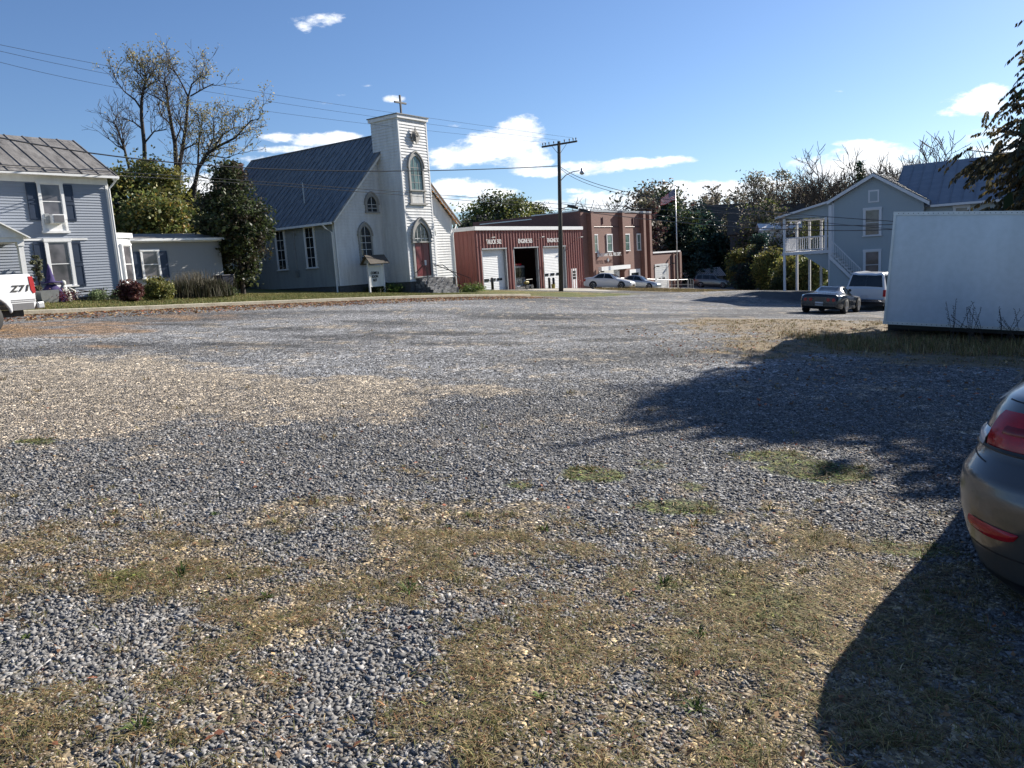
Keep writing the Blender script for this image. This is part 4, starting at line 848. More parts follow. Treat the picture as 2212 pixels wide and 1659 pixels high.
seams_roof(mb, (MX0-.9, y0, ME-.05), (MX1+.3, y0, ME-.05), (MX1+.3, MY+MD/2, MR+.05), (MX0-.9, MY+MD/2, MR+.05), 32, .018, .04); mb.build('main_roof', m['blueroof'], rh)
mb = MB(None, zo); mb.box(GW+.35, MX1+.3, y0-.06, y0, ME-.16, ME-.02); mb.build('gutter', m['porchwhite'], rh)
window(rh, zo, FR, 1.86, 2.96, 1.85, 3.48, m['porchwhite'], m['glass_c'], .13, 1, 2); window(rh, zo, FR, 1.88, 2.96, -.9, .82, m['porchwhite'], m['glass_c'], .13, 1, 2)
mb = MB(FR, zo); wbox(mb, 2.15, 2.8, 3.93, 4.72, .02, .06); mb.build('attic_board', m['porchwhite'], rh); mb = MB(FR, zo); wbox(mb, 2.25, 2.7, 4.02, 4.62, .06, .075); mb.build('attic_panel', m['bluegrey'], rh)
mb = MB(None, zo); mb.box(-.07, .07, -.05, 0, -2.4, 4.1); mb.build('corner_board', m['porchwhite'], rh)
window(rh, zo, lambda a, z, d: (a, MY-d, z), 6.9, 7.8, 1.7, 3.2, m['porchwhite'], m['glass_c'], .12); window(rh, zo, lambda a, z, d: (a, MY-d, z), 11, 12, 1.7, 3.2, m['porchwhite'], m['glass_c'], .12)
PD = 3.1
pc = MB(None, zo); slab(pc, (-3.7, -.3, 3.5), (-3.7, PD+.4, 3.5), (.0, PD+.4, 4.35), (.0, -.3, 4.35), .09); pcr = pc.build('porch_roof', m['greyroof'], rh)
mb = MB(None, zo); mb.add([(-3.72, -.34, 3.5), (0, -.34, 4.34), (0, -.34, 4.2), (-3.72, -.34, 3.36), (-3.72, -.3, 3.5), (0, -.3, 4.34), (0, -.3, 4.2), (-3.72, -.3, 3.36)], [(0,1,2,3),(7,6,5,4),(3,2,6,7)]); mb.build('porch_fascia', m['porchwhite'], rh)
mb = MB(FR, zo); mb.T = lambda a, z, d: (a, .02-d, z); lapped(mb, [(-3.2, 3.3), (0, 3.22), (0, 4.2), (-3.2, 3.48)], .12, .028); mb.build('porch_gable', m['bluegrey'], rh)
mb = MB(None, zo); mb.box(-3.3, 0, -.12, PD, .87, 1.07); mb.build('porch_deck', m['porchwhite'], rh)
mb = MB(None, zo); mb.box(-3.25, -.02, .1, PD, 3.18, 3.22); mb.build('porch_ceiling', m['porchwhite'], rh)
for x, y, z0, z1 in ((-3.18, -.02, 1.07, 3.35), (-3.18, -.02, -2.3, .87), (-3.18, PD-.1, 1.07, 3.3), (-3.18, PD-.1, -2.3, .87), (-2.3, PD-.1, -2.3, .87), (-1.5, PD-.1, -2.3, .87), (-2.3, PD-.1, 1.07, 3.25), (-1.5, PD-.1, 1.07, 3.25), (-.45, -.02, 1.07, 3.25), (-.16, -.06, -2.3, 4.0)):
    mb = MB(None, zo); w_ = .11 if x > -.2 else .075; mb.box(x-w_, x+w_, y-w_, y+w_, z0, z1); mb.build('post', m['porchwhite'], rh)
def railing(p0, p1, h0, h1, n_, mats=m['porchwhite']):
    mb = MB(None, zo); p0 = Vector(p0); p1 = Vector(p1)
    mb.tube([p0+Vector((0,0,h1)), p1+Vector((0,0,h1))], .035, 4); mb.tube([p0+Vector((0,0,h0)), p1+Vector((0,0,h0))], .03, 4)
    for k in range(n_+1): q = p0.lerp(p1, k/n_); mb.tube([q+Vector((0,0,h0)), q+Vector((0,0,h1))], .018, 4, False)
    mb.build('railing', mats, rh)
railing((-3.15, 0, 1.07), (-.5, 0, 1.07), .1, .95, 20); railing((-3.18, .1, 1.07), (-3.18, PD-.15, 1.07), .1, .95, 20); railing((-3.1, PD-.1, 1.07), (-.1, PD-.1, 1.07), .1, .95, 20)
railing((.05, -.95, .75), (1.9, -.95, -1.25), .15, 1.0, 17)
mb = MB(None, zo)
for k in range(11):
    x = .0+k*.185; z = .9-k*.2; mb.box(x, x+.2, -1.0, 0, z-.06, z)
mb.add([(0, -1.02, .8), (2.1, -1.02, -1.45), (2.1, -1.02, -1.7), (0, -1.02, .5), (0, -.97, .8), (2.1, -.97, -1.45), (2.1, -.97, -1.7), (0, -.97, .5)], [(0,1,2,3),(7,6,5,4),(0,4,5,1)]); mb.build('stair', m['porchwhite'], rh)
mb = MB(lambda a, z, d: (a, -.92-d, z), zo); lapped(mb, [(0, -2.4), (2.0, -2.4), (2.0, -1.75), (0, .45)], .12, .028); mb.build('stair_siding', m['bluegrey'], rh); mb = MB(None, zo); mb.T = lambda a, z, d: (a, .04-d, z); lapped(mb, [(-2.0, .85), (-.1, .85), (-.1, -.45)][::-1], .12, .028); mb.build('soffit_siding', m['bluegrey'], rh)
# ---------------------------------------------------------------- white box trailer
TX = gpix(1909, 700)
r_ = ray(1909, 600); tp = Vector((r_.x/r_.y*18, 18, 0))
tr = empty('box_trailer', (tp.x, tp.y, 0), 0, 'big plain white box trailer parked on the dry grass at the right', 'trailer', rot=None)
X_ = Vector((math.sin(math.radians(117)), math.cos(math.radians(117)), -.075)).normalized(); Z_ = Vector((.072, 0, 1)); Y_ = Z_.cross(X_).normalized(); Z_ = X_.cross(Y_).normalized()
tr.matrix_world = Matrix(((X_.x, Y_.x, Z_.x, tp.x), (X_.y, Y_.y, Z_.y, tp.y), (X_.z, Y_.z, Z_.z, -.38), (0, 0, 0, 1)))
mb = MB(); mb.box(.02, 6.4, .02, 2.42, .04, 2.55); mb.build('box', m['trailer'], tr)
mb = MB()
for (x0,x1,z0,z1) in ((0, 6.42, 0, .07), (0, 6.42, 2.5, 2.58), (0, .05, .07, 2.5), (6.37, 6.42, .07, 2.5)): mb.box(x0, x1, -.01, .03, z0, z1); mb.box(x0, x1, 2.41, 2.45, z0, z1)
for (y0,y1,z0,z1) in ((.03, 2.41, 0, .07), (.03, 2.41, 2.5, 2.58)): mb.box(-.01, .03, y0, y1, z0, z1)
mb.build('edge_trim', m['alum'], tr)
mb = MB()
for k in range(62):
    for z_ in (.035, 2.54): mb.box(.1+k*.1-.008, .1+k*.1+.008, -.016, -.01, z_-.008, z_+.008)
mb.build('rivets', m['iron'], tr)
mb = MB(); mb.box(.1, 6.3, .5, .6, -.12, .0); mb.box(.1, 6.3, 1.85, 1.95, -.12, .0); mb.box(.1, 6.3, 2.34, 2.38, -.4, .0); mb.build('chassis', m['iron'], tr)  # the low rear panel is an added skirt blocking sun under the box
for y in (.42, 2.02):
    for x in (3.3, 4.1):
        mb = MB(); mb.lathe([(.08, -.1), (.3, -.09), (.31, 0), (.3, .09), (.08, .1)], (x, y, -.24), 'y', 18); mb.build('wheel', m['black'], tr)
# ---------------------------------------------------------------- pole, lamp
pg = gpix(1208, 632); pz = pg.z; AP = Vector((4.5, 63.5, 0)); PT = Vector((4.95, 63.6, 12-1.3))
pl = empty('utility_pole', (AP.x, AP.y, pz), 0, 'tall leaning wooden utility pole with one crossarm in front of the red garage', 'utility pole')
def rel(p): return Vector(p) - Vector((AP.x, AP.y, pz))
def onp(z): return Vector((AP.x, AP.y, pz)).lerp(PT, (z - pz) / (PT.z - pz))
mb = MB(); mb.tube([rel((AP.x-.02, AP.y, pz-.4)), rel(onp(4)), rel(PT+Vector((0,0,.15)))], [.20, .17, .13], 12); mb.build('shaft', m['pole'], pl, True)
ad = Vector((math.sin(math.radians(126)), math.cos(math.radians(126)), 0)); A0 = onp(10.6)+Vector((0,-.2,0)); 
mb = MB(); mb.tube([rel(A0-ad*1.65), rel(A0+ad*1.65)], .075, 4); mb.build('crossarm', m['pole'], pl)
mb = MB(); mb.tube([rel(A0-ad*.7-Vector((0,0,.05))), rel(onp(9.8))], .02, 4); mb.tube([rel(A0+ad*.7-Vector((0,0,.05))), rel(onp(9.8))], .02, 4); mb.build('brace', m['galv'], pl)
for d in (-1.55, -1.3, -.95, -.5, .5, .95, 1.3, 1.55):
    mb = MB(); p_ = rel(A0+ad*d); mb.lathe([(.02, .05), (.02, .14), (.06, .15), (.035, .2), (.06, .24), (.02, .3)], tuple(p_), 'z', 8); mb.build('insulator', m['iron'], pl)
ld = (ad + Vector((.15, -.1, 0))).normalized(); mb = MB(); a0 = onp(7.7); mb.tube([rel(a0), rel(a0+ld*.6+Vector((0,0,.45))), rel(a0+ld*1.3+Vector((0,0,.65))), rel(a0+ld*1.9+Vector((0,0,.66)))], .035, 6); arm = mb.build('lamp_arm', m['galv'], pl)
mb = MB(); c_ = rel(a0+ld*2.1+Vector((0,0,.5))); mb.lathe([(.02, .34), (.09, .3), (.09, .12), (.2, .0), (.17, -.12), (.05, -.18)], tuple(c_), 'z', 12); mb.build('lamp_head', m['galv'], pl, True)
mb = MB(); mb.tube([rel(onp(5.6)), rel(onp(5.65)+ld*.75)], .03, 6); mb.tube([rel(onp(5.2)), rel(onp(5.65)+ld*.45)], .02, 6); mb.build('cable_bracket', m['rust'], pl)
# ---------------------------------------------------------------- wires
def wire(name, label, pts, r=.018, group='overhead wires'):
    P0, P1, P2 = map(Vector, pts); mid = P1 * 2 - (P0 + P2) * .5; out = []
    for k in range(25): t_ = k / 24; out.append(P0 * (1-t_)**2 + mid * 2 * t_ * (1-t_) + P2 * t_ ** 2)
    mb = MB(); mb.tube(out, r, 5); tag(mb.build('overhead_wire', m['blackgloss']), label, 'wire', group)
LFAR = 26.0
def atv(px, py, Y): return at(px, py, Y)
wire('w', 'highest of three thin wires running from the crossarm over the church towards the left', [A0+ad*1.3+Vector((0,0,.3)), at(640, 212, 46), at(-60, 84, 28)], .008)
wire('w', 'middle of three thin wires running from the crossarm over the church towards the left', [A0+ad*.0+Vector((0,0,.3)), at(600, 222, 46), at(-60, 96, 28)], .008)
wire('w', 'lowest of three thin wires running from the crossarm over the church towards the left', [A0-ad*1.3+Vector((0,0,.3)), at(560, 238, 46), at(-60, 118, 28)], .008)
wire('w', 'thick cable sagging from the pole past the church tower to above the grey house', [onp(8.95), at(634, 367, 46), at(-80, 281, 28)], .03)
wire('w', 'upper of two low cables crossing the church front and roof', [onp(5.95), at(640, 398, 46), at(-60, 352, 28)], .017)
wire('w', 'lower of two low cables crossing the church front and roof', [onp(5.6), at(640, 404, 46), at(-60, 366, 28)], .017)
wire('w', 'cable running from below the street lamp down to the right over the brick building', [onp(8.95), at(1405, 425, 58), at(1930, 478, 46)], .022)
wire('w', 'second cable from the street lamp level passing just under the first to the right', [onp(8.85), at(1400, 431, 58), at(1990, 500, 46)], .018)
wire('w', 'upper telephone cable sagging from the pole past the flagpole to the porch house', [onp(6.0), at(1620, 481, 50), at(2010, 478, 42)], .022)
wire('w', 'lower telephone cable sagging from the pole past the flagpole to the porch house', [onp(5.6), at(1620, 492, 50), at(2010, 489, 42)], .026)
wire('w', 'thin wire dropping from the pole across the upper brick wall', [onp(6.1), at(1420, 452, 60), at(1760, 470, 48)], .014)
for k_, (px_, py_) in enumerate(((1237, 447), (1262, 455))):
    p_ = at(px_, py_, 62); e_ = MB(); e_.tube([p_-Vector((.42,.05,-.1)), p_+Vector((.42,-.05,-.1))], [.11, .13], 8); tag(e_.build('cable_splice_case', m['blackgloss'], None, True), ('black splice case on the low cable next to the pole', 'black splice case on the low cable nearer the brick building')[k_], 'splice case', 'splice cases on the low cable')
# ---------------------------------------------------------------- flagpole and flag
fp = (19.9, 89.6); fz = g1(*fp); fl = empty('flagpole', (fp[0], fp[1], fz), math.radians(8), 'slim white flagpole flying a striped flag beside the brick wing', 'flagpole'); FH = 8.95 - fz
mb = MB(); mb.tube([(0, 0, -.3), (0, 0, FH)], [.08, .045], 10); mb.lathe([(.01, -.09), (.09, 0), (.01, .09)], (0, 0, FH+.06), 'z', 10); mb.build('pole', m['alum'], fl, True)
# flag flies to the left, drooping
def flagpt(u, v): x = -.06 - u*1.75; return (x, .22*math.sin(u*5+v*1.3)*u, FH-.35 - v*1.25*(1-.35*u) - u*.95 + .06*math.sin(u*7))
def flagpatch(name, u0, u1, v0, v1, mat, offy=0):
    nu, nv = 12, 4; mb = MB(); vs = []
    for i in range(nu+1):
        for j in range(nv+1): p = flagpt(u0+(u1-u0)*i/nu, v0+(v1-v0)*j/nv); vs.append((p[0], p[1]-offy, p[2]))
    mb.add(vs, [(i*(nv+1)+j, (i+1)*(nv+1)+j, (i+1)*(nv+1)+j+1, i*(nv+1)+j+1) for i in range(nu) for j in range(nv)]); return mb
m['flag_red'] = M_plain('flag_red', (.5, .02, .03), .8); m['flag_blue'] = M_plain('flag_blue', (.02, .03, .12), .8); m['flag_white'] = M_plain('flag_white', (.75, .75, .75), .8)
cloth = flagpatch('c', 0, 1, 0, 1, None).build('flag', m['flag_white'], fl)
rmb = MB()
for k in range(7):
    q = flagpatch('r', 0 if k > 3 else .42, 1, k*2/13, (k*2+1)/13, None, .012); rmb.add(q.v, q.f)
    q = flagpatch('r', 0 if k > 3 else .42, 1, k*2/13, (k*2+1)/13, None, -.012); rmb.add(q.v, q.f)
rmb.build('red_stripes', m['flag_red'], cloth)
q = flagpatch('b', 0, .42, 0, 7/13, None, .016); q2 = flagpatch('b', 0, .42, 0, 7/13, None, -.016); q.add(q2.v, q2.f); q.build('star_field', m['flag_blue'], cloth)
sm_ = MB()
for i in range(6):
    for j in range(5): p = flagpt(.04+.065*i, (.06+.1*j)*.98); sm_.box(p[0]-.025, p[0]+.025, p[1]-.026, p[1]-.02, p[2]-.025, p[2]+.025)
sm_.build('stars', m['flag_white'], cloth)
def topz(px, py, Y): return at(px, py, Y).z
def xat(px, Y): return ray(px, 600).x/ray(px, 600).y*Y
# ================================================================== VEHICLES
def cr(p0, p1, p2, p3, t): return .5 * ((2*p1) + (p2-p0)*t + (2*p0-5*p1+4*p2-p3)*t*t + (3*p1-p0-3*p2+p3)*t**3)
class Car:
    """lofted body; stations: (y, half width, z bottom, z belt, z top, half width at top)"""
    def __init__(s, st, sill=.1):
        s.R = []
        for (y, w, zb, ze, zt, wr) in st:
            s.R.append([(0, y, zb), (w*.82, y, zb), (w*.97, y, zb+.07), (w, y, zb+(ze-zb)*.5), (w*.96, y, ze), (wr, y, zt), (wr*.5, y, zt+.02), (0, y, zt+.03)])
        s.R = np.array(s.R, float); s.nt = len(st); s.ns = 8
    def S(s, t, q):
        t = min(max(t, 0), s.nt-1-1e-6); q = min(max(q, 0), s.ns-1-1e-6); i = int(t); j = int(q); ft = t-i; fq = q-j
        def row(ii):
            ii = min(max(ii, 0), s.nt-1); r = s.R[ii]; g = lambda k: r[min(max(k, 0), s.ns-1)]
            if j == 0 or j >= 4 and j < 5: return g(j)*(1-fq)+g(j+1)*fq
            return cr(g(j-1), g(j), g(j+1), g(j+2), fq) if 1 <= j else g(j)*(1-fq)+g(j+1)*fq
        a, b, c, d = row(i-1), row(i), row(i+1), row(i+2)
        lin = b*(1-ft)+c*ft; cc = cr(a, b, c, d, ft); return lin*.45+cc*.55
    def patch(s, mb, t0, t1, q0, q1, nt, nq, off=0., mirror=True):
        for sg in ((1, -1) if mirror is True else mirror):
            vs = []
            for i in range(nt+1):
                for j in range(nq+1):
                    f = j/nq; ta = t0[0]+(t0[1]-t0[0])*f if isinstance(t0, tuple) else t0; tb = t1[0]+(t1[1]-t1[0])*f if isinstance(t1, tuple) else t1
                    t = ta+(tb-ta)*i/nt; q = q0+(q1-q0)*f; p = s.S(t, q)
                    if off:
                        e = .02; du = s.S(t+e, q)-s.S(t-e, q); dv = s.S(t, q+e)-s.S(t, q-e); n = np.cross(dv, du); l = np.linalg.norm(n)
                        if l > 1e-9: n = n/l; c = np.array([0, p[1], .7]); n = n if np.dot(n, p-c) > 0 else -n; p = p+n*off
                    vs.append((p[0]*sg, p[1], p[2]))
            mb.add(vs, [(i*(nq+1)+j, (i+1)*(nq+1)+j, (i+1)*(nq+1)+j+1, i*(nq+1)+j+1) for i in range(nt) for j in range(nq)])
    def body(s, mat, par, name='body'):
        mb = MB(); s.patch(mb, 0, s.nt-1, 0, s.ns-1, (s.nt-1)*4, 26)
        for e in (0, s.nt-1):
            r = [tuple(s.S(e, s.ns-1-k*.25)) for k in range((s.ns-1)*4+1)]; r2 = [(-x, y, z) for x, y, z in r[::-1]][1:]; mb.poly(r+r2)
        o = mb.build(name, mat, par, True); return o
def wheel(par, x, y, r, w, label=None, mat=None, spokes=5, sgn=None):
    sgn = sgn or (1 if x > 0 else -1)
    mb = MB(); mb.lathe([(r*.62, -w/2), (r*.93, -w/2), (r, -w*.35), (r, w*.35), (r*.93, w/2), (r*.62, w/2)], (x, y, r), 'x', 26); o = mb.build('wheel', m['black'], par, True)
    mb = MB(); xo = x+sgn*w*.42; mb.lathe([(r*.63, 0), (r*.66, sgn*.02), (r*.60, sgn*.025), (r*.56, sgn*-.03)], (xo, y, r), 'x', 26); mb.lathe([(.001, sgn*.02), (r*.14, sgn*.01), (r*.16, -sgn*.02)], (xo, y, r), 'x', 12)
    for k in range(spokes):
        a = 2*math.pi*k/spokes; mb.tube([(xo, y+math.cos(a)*r*.1, r+math.sin(a)*r*.1), (xo, y+math.cos(a)*r*.6, r+math.sin(a)*r*.6)], r*.07, 4)
    mb.build('rim', mat or m['alum'], o)
    return o
def arches(par, st, w, r, zc=None):
    for y, ww in st:
        for sg in (1, -1):
            mb = MB(); pts = [(y+(r+.07)*math.cos(a), (zc or r)+(r+.07)*math.sin(a)) for a in np.linspace(-.15, math.pi+.15, 16)]
            mb.add([(sg*(ww+.006), a, b) for a, b in pts], [tuple(range(16))]); mb.build('wheel_arch', m['black'], par)
def car(name, label, cat, loc, az, st, paint, wh, r, glass, group=None, tail=None, plate=True, front=True, rimmat=None, extra=None, w_t=.2):
    z = g1(loc[0], loc[1]); e = empty(name, (loc[0], loc[1], z), 0, label, cat, group)
    d = .6; gx_ = (g1(loc[0]+d, loc[1])-g1(loc[0]-d, loc[1]))/(2*d); gy_ = (g1(loc[0], loc[1]+d)-g1(loc[0], loc[1]-d))/(2*d)
    n = Vector((-gx_, -gy_, 1)).normalized(); f = Vector((math.sin(math.radians(az)), math.cos(math.radians(az)), 0)); rt = f.cross(n).normalized(); f = n.cross(rt).normalized()
    e.matrix_world = Matrix(((rt.x, f.x, n.x, loc[0]), (rt.y, f.y, n.y, loc[1]), (rt.z, f.z, n.z, z), (0, 0, 0, 1)))
    c = Car(st); c.body(paint, e)
    for (nm, t0, t1, q0, q1) in glass:
        for mi in ((True,) if nm in ('windscreen', 'rear_window') else ((1,), (-1,))): mb = MB(); c.patch(mb, t0, t1, q0, q1, 8, 5, .007, mi); mb.build(nm, m['car_glass'], e, True)
    for y in wh:
        ww = float(np.interp(-y, [-s_[0] for s_ in st], [s_[1] for s_ in st])); arches(e, [(y, ww)], ww, r)
        for sg in (1, -1): wheel(e, sg*(ww-w_t*.42), y, r, w_t, mat=rimmat)
    return e, c
# station order: front (y+) to rear (y-)
SEDAN = [(2.35,.50,.30,.52,.56,.40),(2.25,.76,.22,.62,.68,.60),(1.9,.86,.18,.72,.80,.70),(1.15,.90,.17,.86,.93,.76),(.95,.90,.17,.90,.98,.76),(.25,.90,.17,.93,1.38,.60),(-.25,.90,.17,.94,1.45,.60),(-.85,.90,.17,.95,1.40,.58),(-1.5,.89,.18,.97,1.10,.66),(-1.85,.87,.20,.96,1.06,.70),(-2.25,.80,.26,.86,1.0,.66),(-2.35,.68,.34,.74,.86,.55)]
SG = [('windscreen', 4.15, 4.95, 5.15, 6.99), ('rear_window', 7.15, 7.9, 5.15, 6.99), ('side_window', (4.3, 4.95), (6.05, 6.0), 4.1, 4.9), ('side_window', (6.1, 6.1), (7.75, 7.15), 4.1, 4.9)]
def lamps(c, e, spec):
    for nm, t0, t1, q0, q1, mt in spec:
        for mi in ((1,), (-1,)): mb = MB(); c.patch(mb, t0, t1, q0, q1, 4, 4, .008, mi); mb.build(nm, m[mt], e, True)
wc = gpix(1317, 629)
e, c = car('white_sedan', 'white sedan parked facing right beside the brick fire building', 'car', (wc.x, wc.y), 118, SEDAN, m['car_white'], (1.42, -1.32), .33, SG)
lamps(c, e, [('headlight', .6, 1.7, 3.6, 4.6, 'clearlens'), ('taillight', 9.6, 10.7, 3.4, 4.4, 'redlens')]); mb = MB(); mb.box(-.3, .3, 2.33, 2.38, .33, .45); mb.build('grille', m['blackgloss'], e)
w2 = gpix(1366, 626)
e, c = car('silver_sedan', 'silver blue sedan parked just behind the white one by the brick wing', 'car', (w2.x+.6, w2.y), 118, SEDAN, m['car_silver'], (1.42, -1.32), .33, SG)
lamps(c, e, [('headlight', .6, 1.7, 3.6, 4.6, 'clearlens'), ('taillight', 9.6, 10.7, 3.4, 4.4, 'redlens')])
SUVS = [(2.4,.62,.35,.62,.72,.5),(2.3,.86,.3,.8,.95,.7),(1.9,.93,.26,.95,1.08,.78),(1.1,.95,.25,1.05,1.15,.82),(.9,.95,.25,1.08,1.2,.8),(.3,.95,.25,1.1,1.68,.68),(-.3,.95,.25,1.1,1.76,.70),(-1.5,.95,.26,1.1,1.74,.70),(-2.1,.94,.28,1.1,1.66,.68),(-2.32,.92,.32,1.05,1.2,.78),(-2.42,.86,.38,.8,.95,.74)]
SUVG = [('windscreen', 4.15, 4.9, 5.15, 6.99), ('side_window', (4.35, 4.95), (5.9, 5.9), 4.1, 4.9), ('side_window', (6.0, 6.0), (6.75, 6.75), 4.1, 4.9), ('side_window', (6.85, 6.85), (7.9, 7.75), 4.1, 4.9), ('rear_window', 8.15, 8.8, 5.2, 6.99)]
e, c = car('grey_suv', 'dark grey SUV parked in front of the striped roof shed', 'car', (28.2, 106.0), 112, SUVS, m['car_suv'], (1.5, -1.45), .37, SUVG)
lamps(c, e, [('headlight', .6, 1.6, 3.8, 4.6, 'clearlens'), ('taillight', 8.6, 9.4, 3.6, 4.6, 'redlens')]); mb = MB(); mb.box(-.5, .5, 2.36, 2.43, .5, .72); mb.build('grille', m['chrome'], e)
COUPE = [(2.4,.3,.25,.42,.46,.2),(2.25,.70,.2,.58,.64,.45),(1.75,.90,.17,.72,.82,.62),(1.15,.90,.16,.74,.80,.70),(.75,.84,.16,.76,.84,.68),(.3,.84,.16,.78,1.16,.50),(-.1,.85,.16,.80,1.22,.50),(-.55,.88,.16,.82,1.19,.48),(-1.0,.93,.17,.85,1.02,.46),(-1.4,.95,.18,.88,.93,.55),(-1.95,.90,.22,.84,.90,.66),(-2.22,.82,.28,.74,.86,.68),(-2.28,.76,.34,.62,.74,.60)]
mc = gpix(1790, 668)
e, c = car('dark_sports_coupe', 'dark slate sports coupe seen from behind next to the white SUV', 'car', (xat(1796, 36.8), 36.8), 37, COUPE, m['car_blue'], (1.35, -1.25), .34, [('windscreen', 4.1, 4.9, 5.2, 6.99), ('rear_window', 7.1, 8.3, 5.3, 6.99), ('side_window', (4.2, 4.95), (7.6, 7.0), 4.15, 4.9)], rimmat=m['chrome'], w_t=.24)
for x in (-.62, -.38, .38, .62):
    mb = MB(); mb.lathe([(.01, -.02), (.075, -.02), (.08, .01)], (x, -2.28, .64), 'y', 14); mb.build('taillight', m['redlens'], e)
mb = MB(); mb.box(-.17, .17, -2.31, -2.285, .38, .54); mb.build('number_plate', m['plate'], e)
mb = MB(); mb.box(-.78, .78, -2.33, -2.2, .42, .47); mb.build('bumper', m['car_blue'], e, bevel=.01)
# white SUV, tall, rear view
BIG = [(2.7,.86,.45,.95,1.05,.75),(2.6,.98,.42,1.05,1.15,.86),(1.3,.99,.42,1.15,1.22,.88),(1.1,.99,.42,1.18,1.26,.86),(.6,.99,.42,1.2,1.85,.76),(0,.99,.42,1.2,1.92,.78),(-1.8,.99,.42,1.2,1.92,.78),(-2.35,.98,.44,1.18,1.86,.76),(-2.6,.97,.48,1.15,1.2,.90),(-2.68,.95,.52,1.0,1.12,.9)]
e, c = car('white_suv', 'tall white older SUV seen from behind, half hidden by the trailer', 'car', (xat(1892, 41.5), 41.5), 38, BIG, m['car_white'], (1.75, -1.55), .4, [('windscreen', 3.1, 3.9, 5.2, 6.99), ('side_window', (3.2, 3.95), (4.9, 4.9), 4.1, 4.88), ('side_window', 5.05, (6.8, 6.6), 4.1, 4.88), ('rear_window', 7.12, 7.93, 5.25, 6.99)], w_t=.27)
mb = MB(); mb.box(-.98, .98, -2.85, -2.66, .50, .66); mb.build('bumper', m['chrome'], e, bevel=.02)
for sg in (-1, 1):
    mb = MB(); mb.box(sg*.93-.06, sg*.93+.06, -2.71, -2.62, .78, 1.12); mb.build('taillight', m['redlens'], e)
mb = MB(); mb.box(-.15, .15, -2.73, -2.69, .70, .84) ; mb.build('number_plate', m['plate'], e)
mb = MB(); mb.box(-.9, .9, -2.6, 2.3, .3, .48); mb.build('chassis', m['iron'], e)
mb = MB(); mb.lathe([(.01, -.02), (.07, -.015), (.075, .01)], (-.72, -2.69, 1.05), 'y', 12); mb.build('badge', m['blackgloss'], e)
# ------------------------------------------------------------------ pickup at the left edge
wr_ = ray(-5, 690); wz = g1(-11.6, 17.3)
pk_az = 20
wp = Vector((wr_.x/wr_.y*17.2-.20, 17.2, 0))
pk = empty('white_pickup', (wp.x, wp.y, 0), 0, 'white lifted pickup truck with its bed and red taillight at the left edge', 'pickup truck')
# local: X to the truck's right, Y forward (forward points back towards us on the left)
f = Vector((math.sin(math.radians(pk_az+180)), math.cos(math.radians(pk_az+180)), 0)); rt = Vector((f.y, -f.x, 0)); gz0 = gpix(0, 722).z
pk.matrix_world = Matrix(((rt.x, f.x, 0, wp.x), (rt.y, f.y, 0, wp.y), (0, 0, 1, gz0-.02), (0, 0, 0, 1)))
# rear wheel centre at the origin, left side of the truck is local -X
side = -.0
def pk_side(mb, x0, x1):
    o = [(-1.22, .62), (-1.24, .95), (-1.2, 1.22), (-1.16, 1.32), (1.25, 1.32), (1.25, .45), (.62, .45)]
    arc = [(.58*math.cos(a), .36+.5*math.sin(a)) for a in np.linspace(.15, math.pi-.15, 12)]
    o2 = o + arc + [(-.62, .5), (-1.15, .5)]
    mb.prism([(x0, y, z) for y, z in o2], (x1-x0, 0, 0))
mb = MB(); pk_side(mb, -.0, .07); pk_side(mb, 1.83, 1.9); mb.box(.07, 1.83, -1.22, -1.16, .6, 1.3); mb.box(.07, 1.83, -1.1, 1.2, .72, .78); mb.box(.07, 1.83, 1.18, 1.25, .5, 1.32); mb.build('bed', m['car_white'], pk, bevel=.02)
mb = MB(); prx(mb, [(1.28, .45), (1.28, 1.28), (1.42, 1.82), (1.7, 1.86), (2.75, 1.84), (3.35, 1.28), (4.75, 1.2), (4.85, .9), (4.85, .45), (4.35, .45), (4.25, .75), (3.95, .9), (3.65, .75), (3.55, .45)], 0.0, 1.9); mb.build('cab', m['car_white'], pk, bevel=.04)
mb = MB(); mb.add([(-.006, 1.5, 1.3), (-.006, 1.55, 1.76), (-.006, 2.7, 1.76), (-.006, 3.15, 1.3)], [(0,1,2,3)]); mb.build('side_window', m['car_glass'], pk)
mb = MB(); mb.prism([(-.012, -1.17, .86), (-.012, -1.24, .88), (-.012, -1.235, 1.1), (-.012, -1.21, 1.26), (-.012, -1.10, 1.26), (-.012, -1.12, .95)], (.18, 0, 0)); mb.build('taillight', m['redlens'], pk, bevel=.008)
mb = MB(); mb.box(-.02, 1.92, -1.42, -1.24, .5, .66); mb.box(.5, 1.4, -1.5, -1.24, .5, .56); mb.build('bumper', m['galv'], pk, bevel=.03)
m['z_stripe'] = M_plain('grey_stripe', (.18, .18, .19), .4); m['lowpaint'] = M_plain('grey_lower_panel', (.10, .10, .105), .5)
mb = MB()
for z in (.72, .68): mb.box(-.008, .0, -1.2, -.6, z, z+.02); mb.box(-.008, 0, .6, 1.2, z, z+.02)
mb.build('trim_stripe', m['z_stripe'], pk)
mb = MB(); mb.box(-.006, .0, -1.15, -.62, .5, .655); mb.box(-.006, 0, .62, 1.2, .46, .655); mb.build('lower_panel', m['lowpaint'], pk)
zt = text(pk, 0, 'Z71', 0, 0, .2, m['black_text'], fr=((-.012, -.62, .93), (math.pi/2, 0, -math.pi/2)), shear=.3, bold=.004); zt.data.space_character = 1.2; zt.scale = (1.25, 1, 1)
for xx in (.12, 1.78):
    for yy in (0, 3.95): wheel(pk, xx, yy, .37, .26, sgn=1 if xx > 1 else -1)
for o in list(pk.children):
    pass
mb = MB(); mb.box(.3, 1.6, -1.1, 4.4, .35, .5); mb.build('chassis', m['iron'], pk)
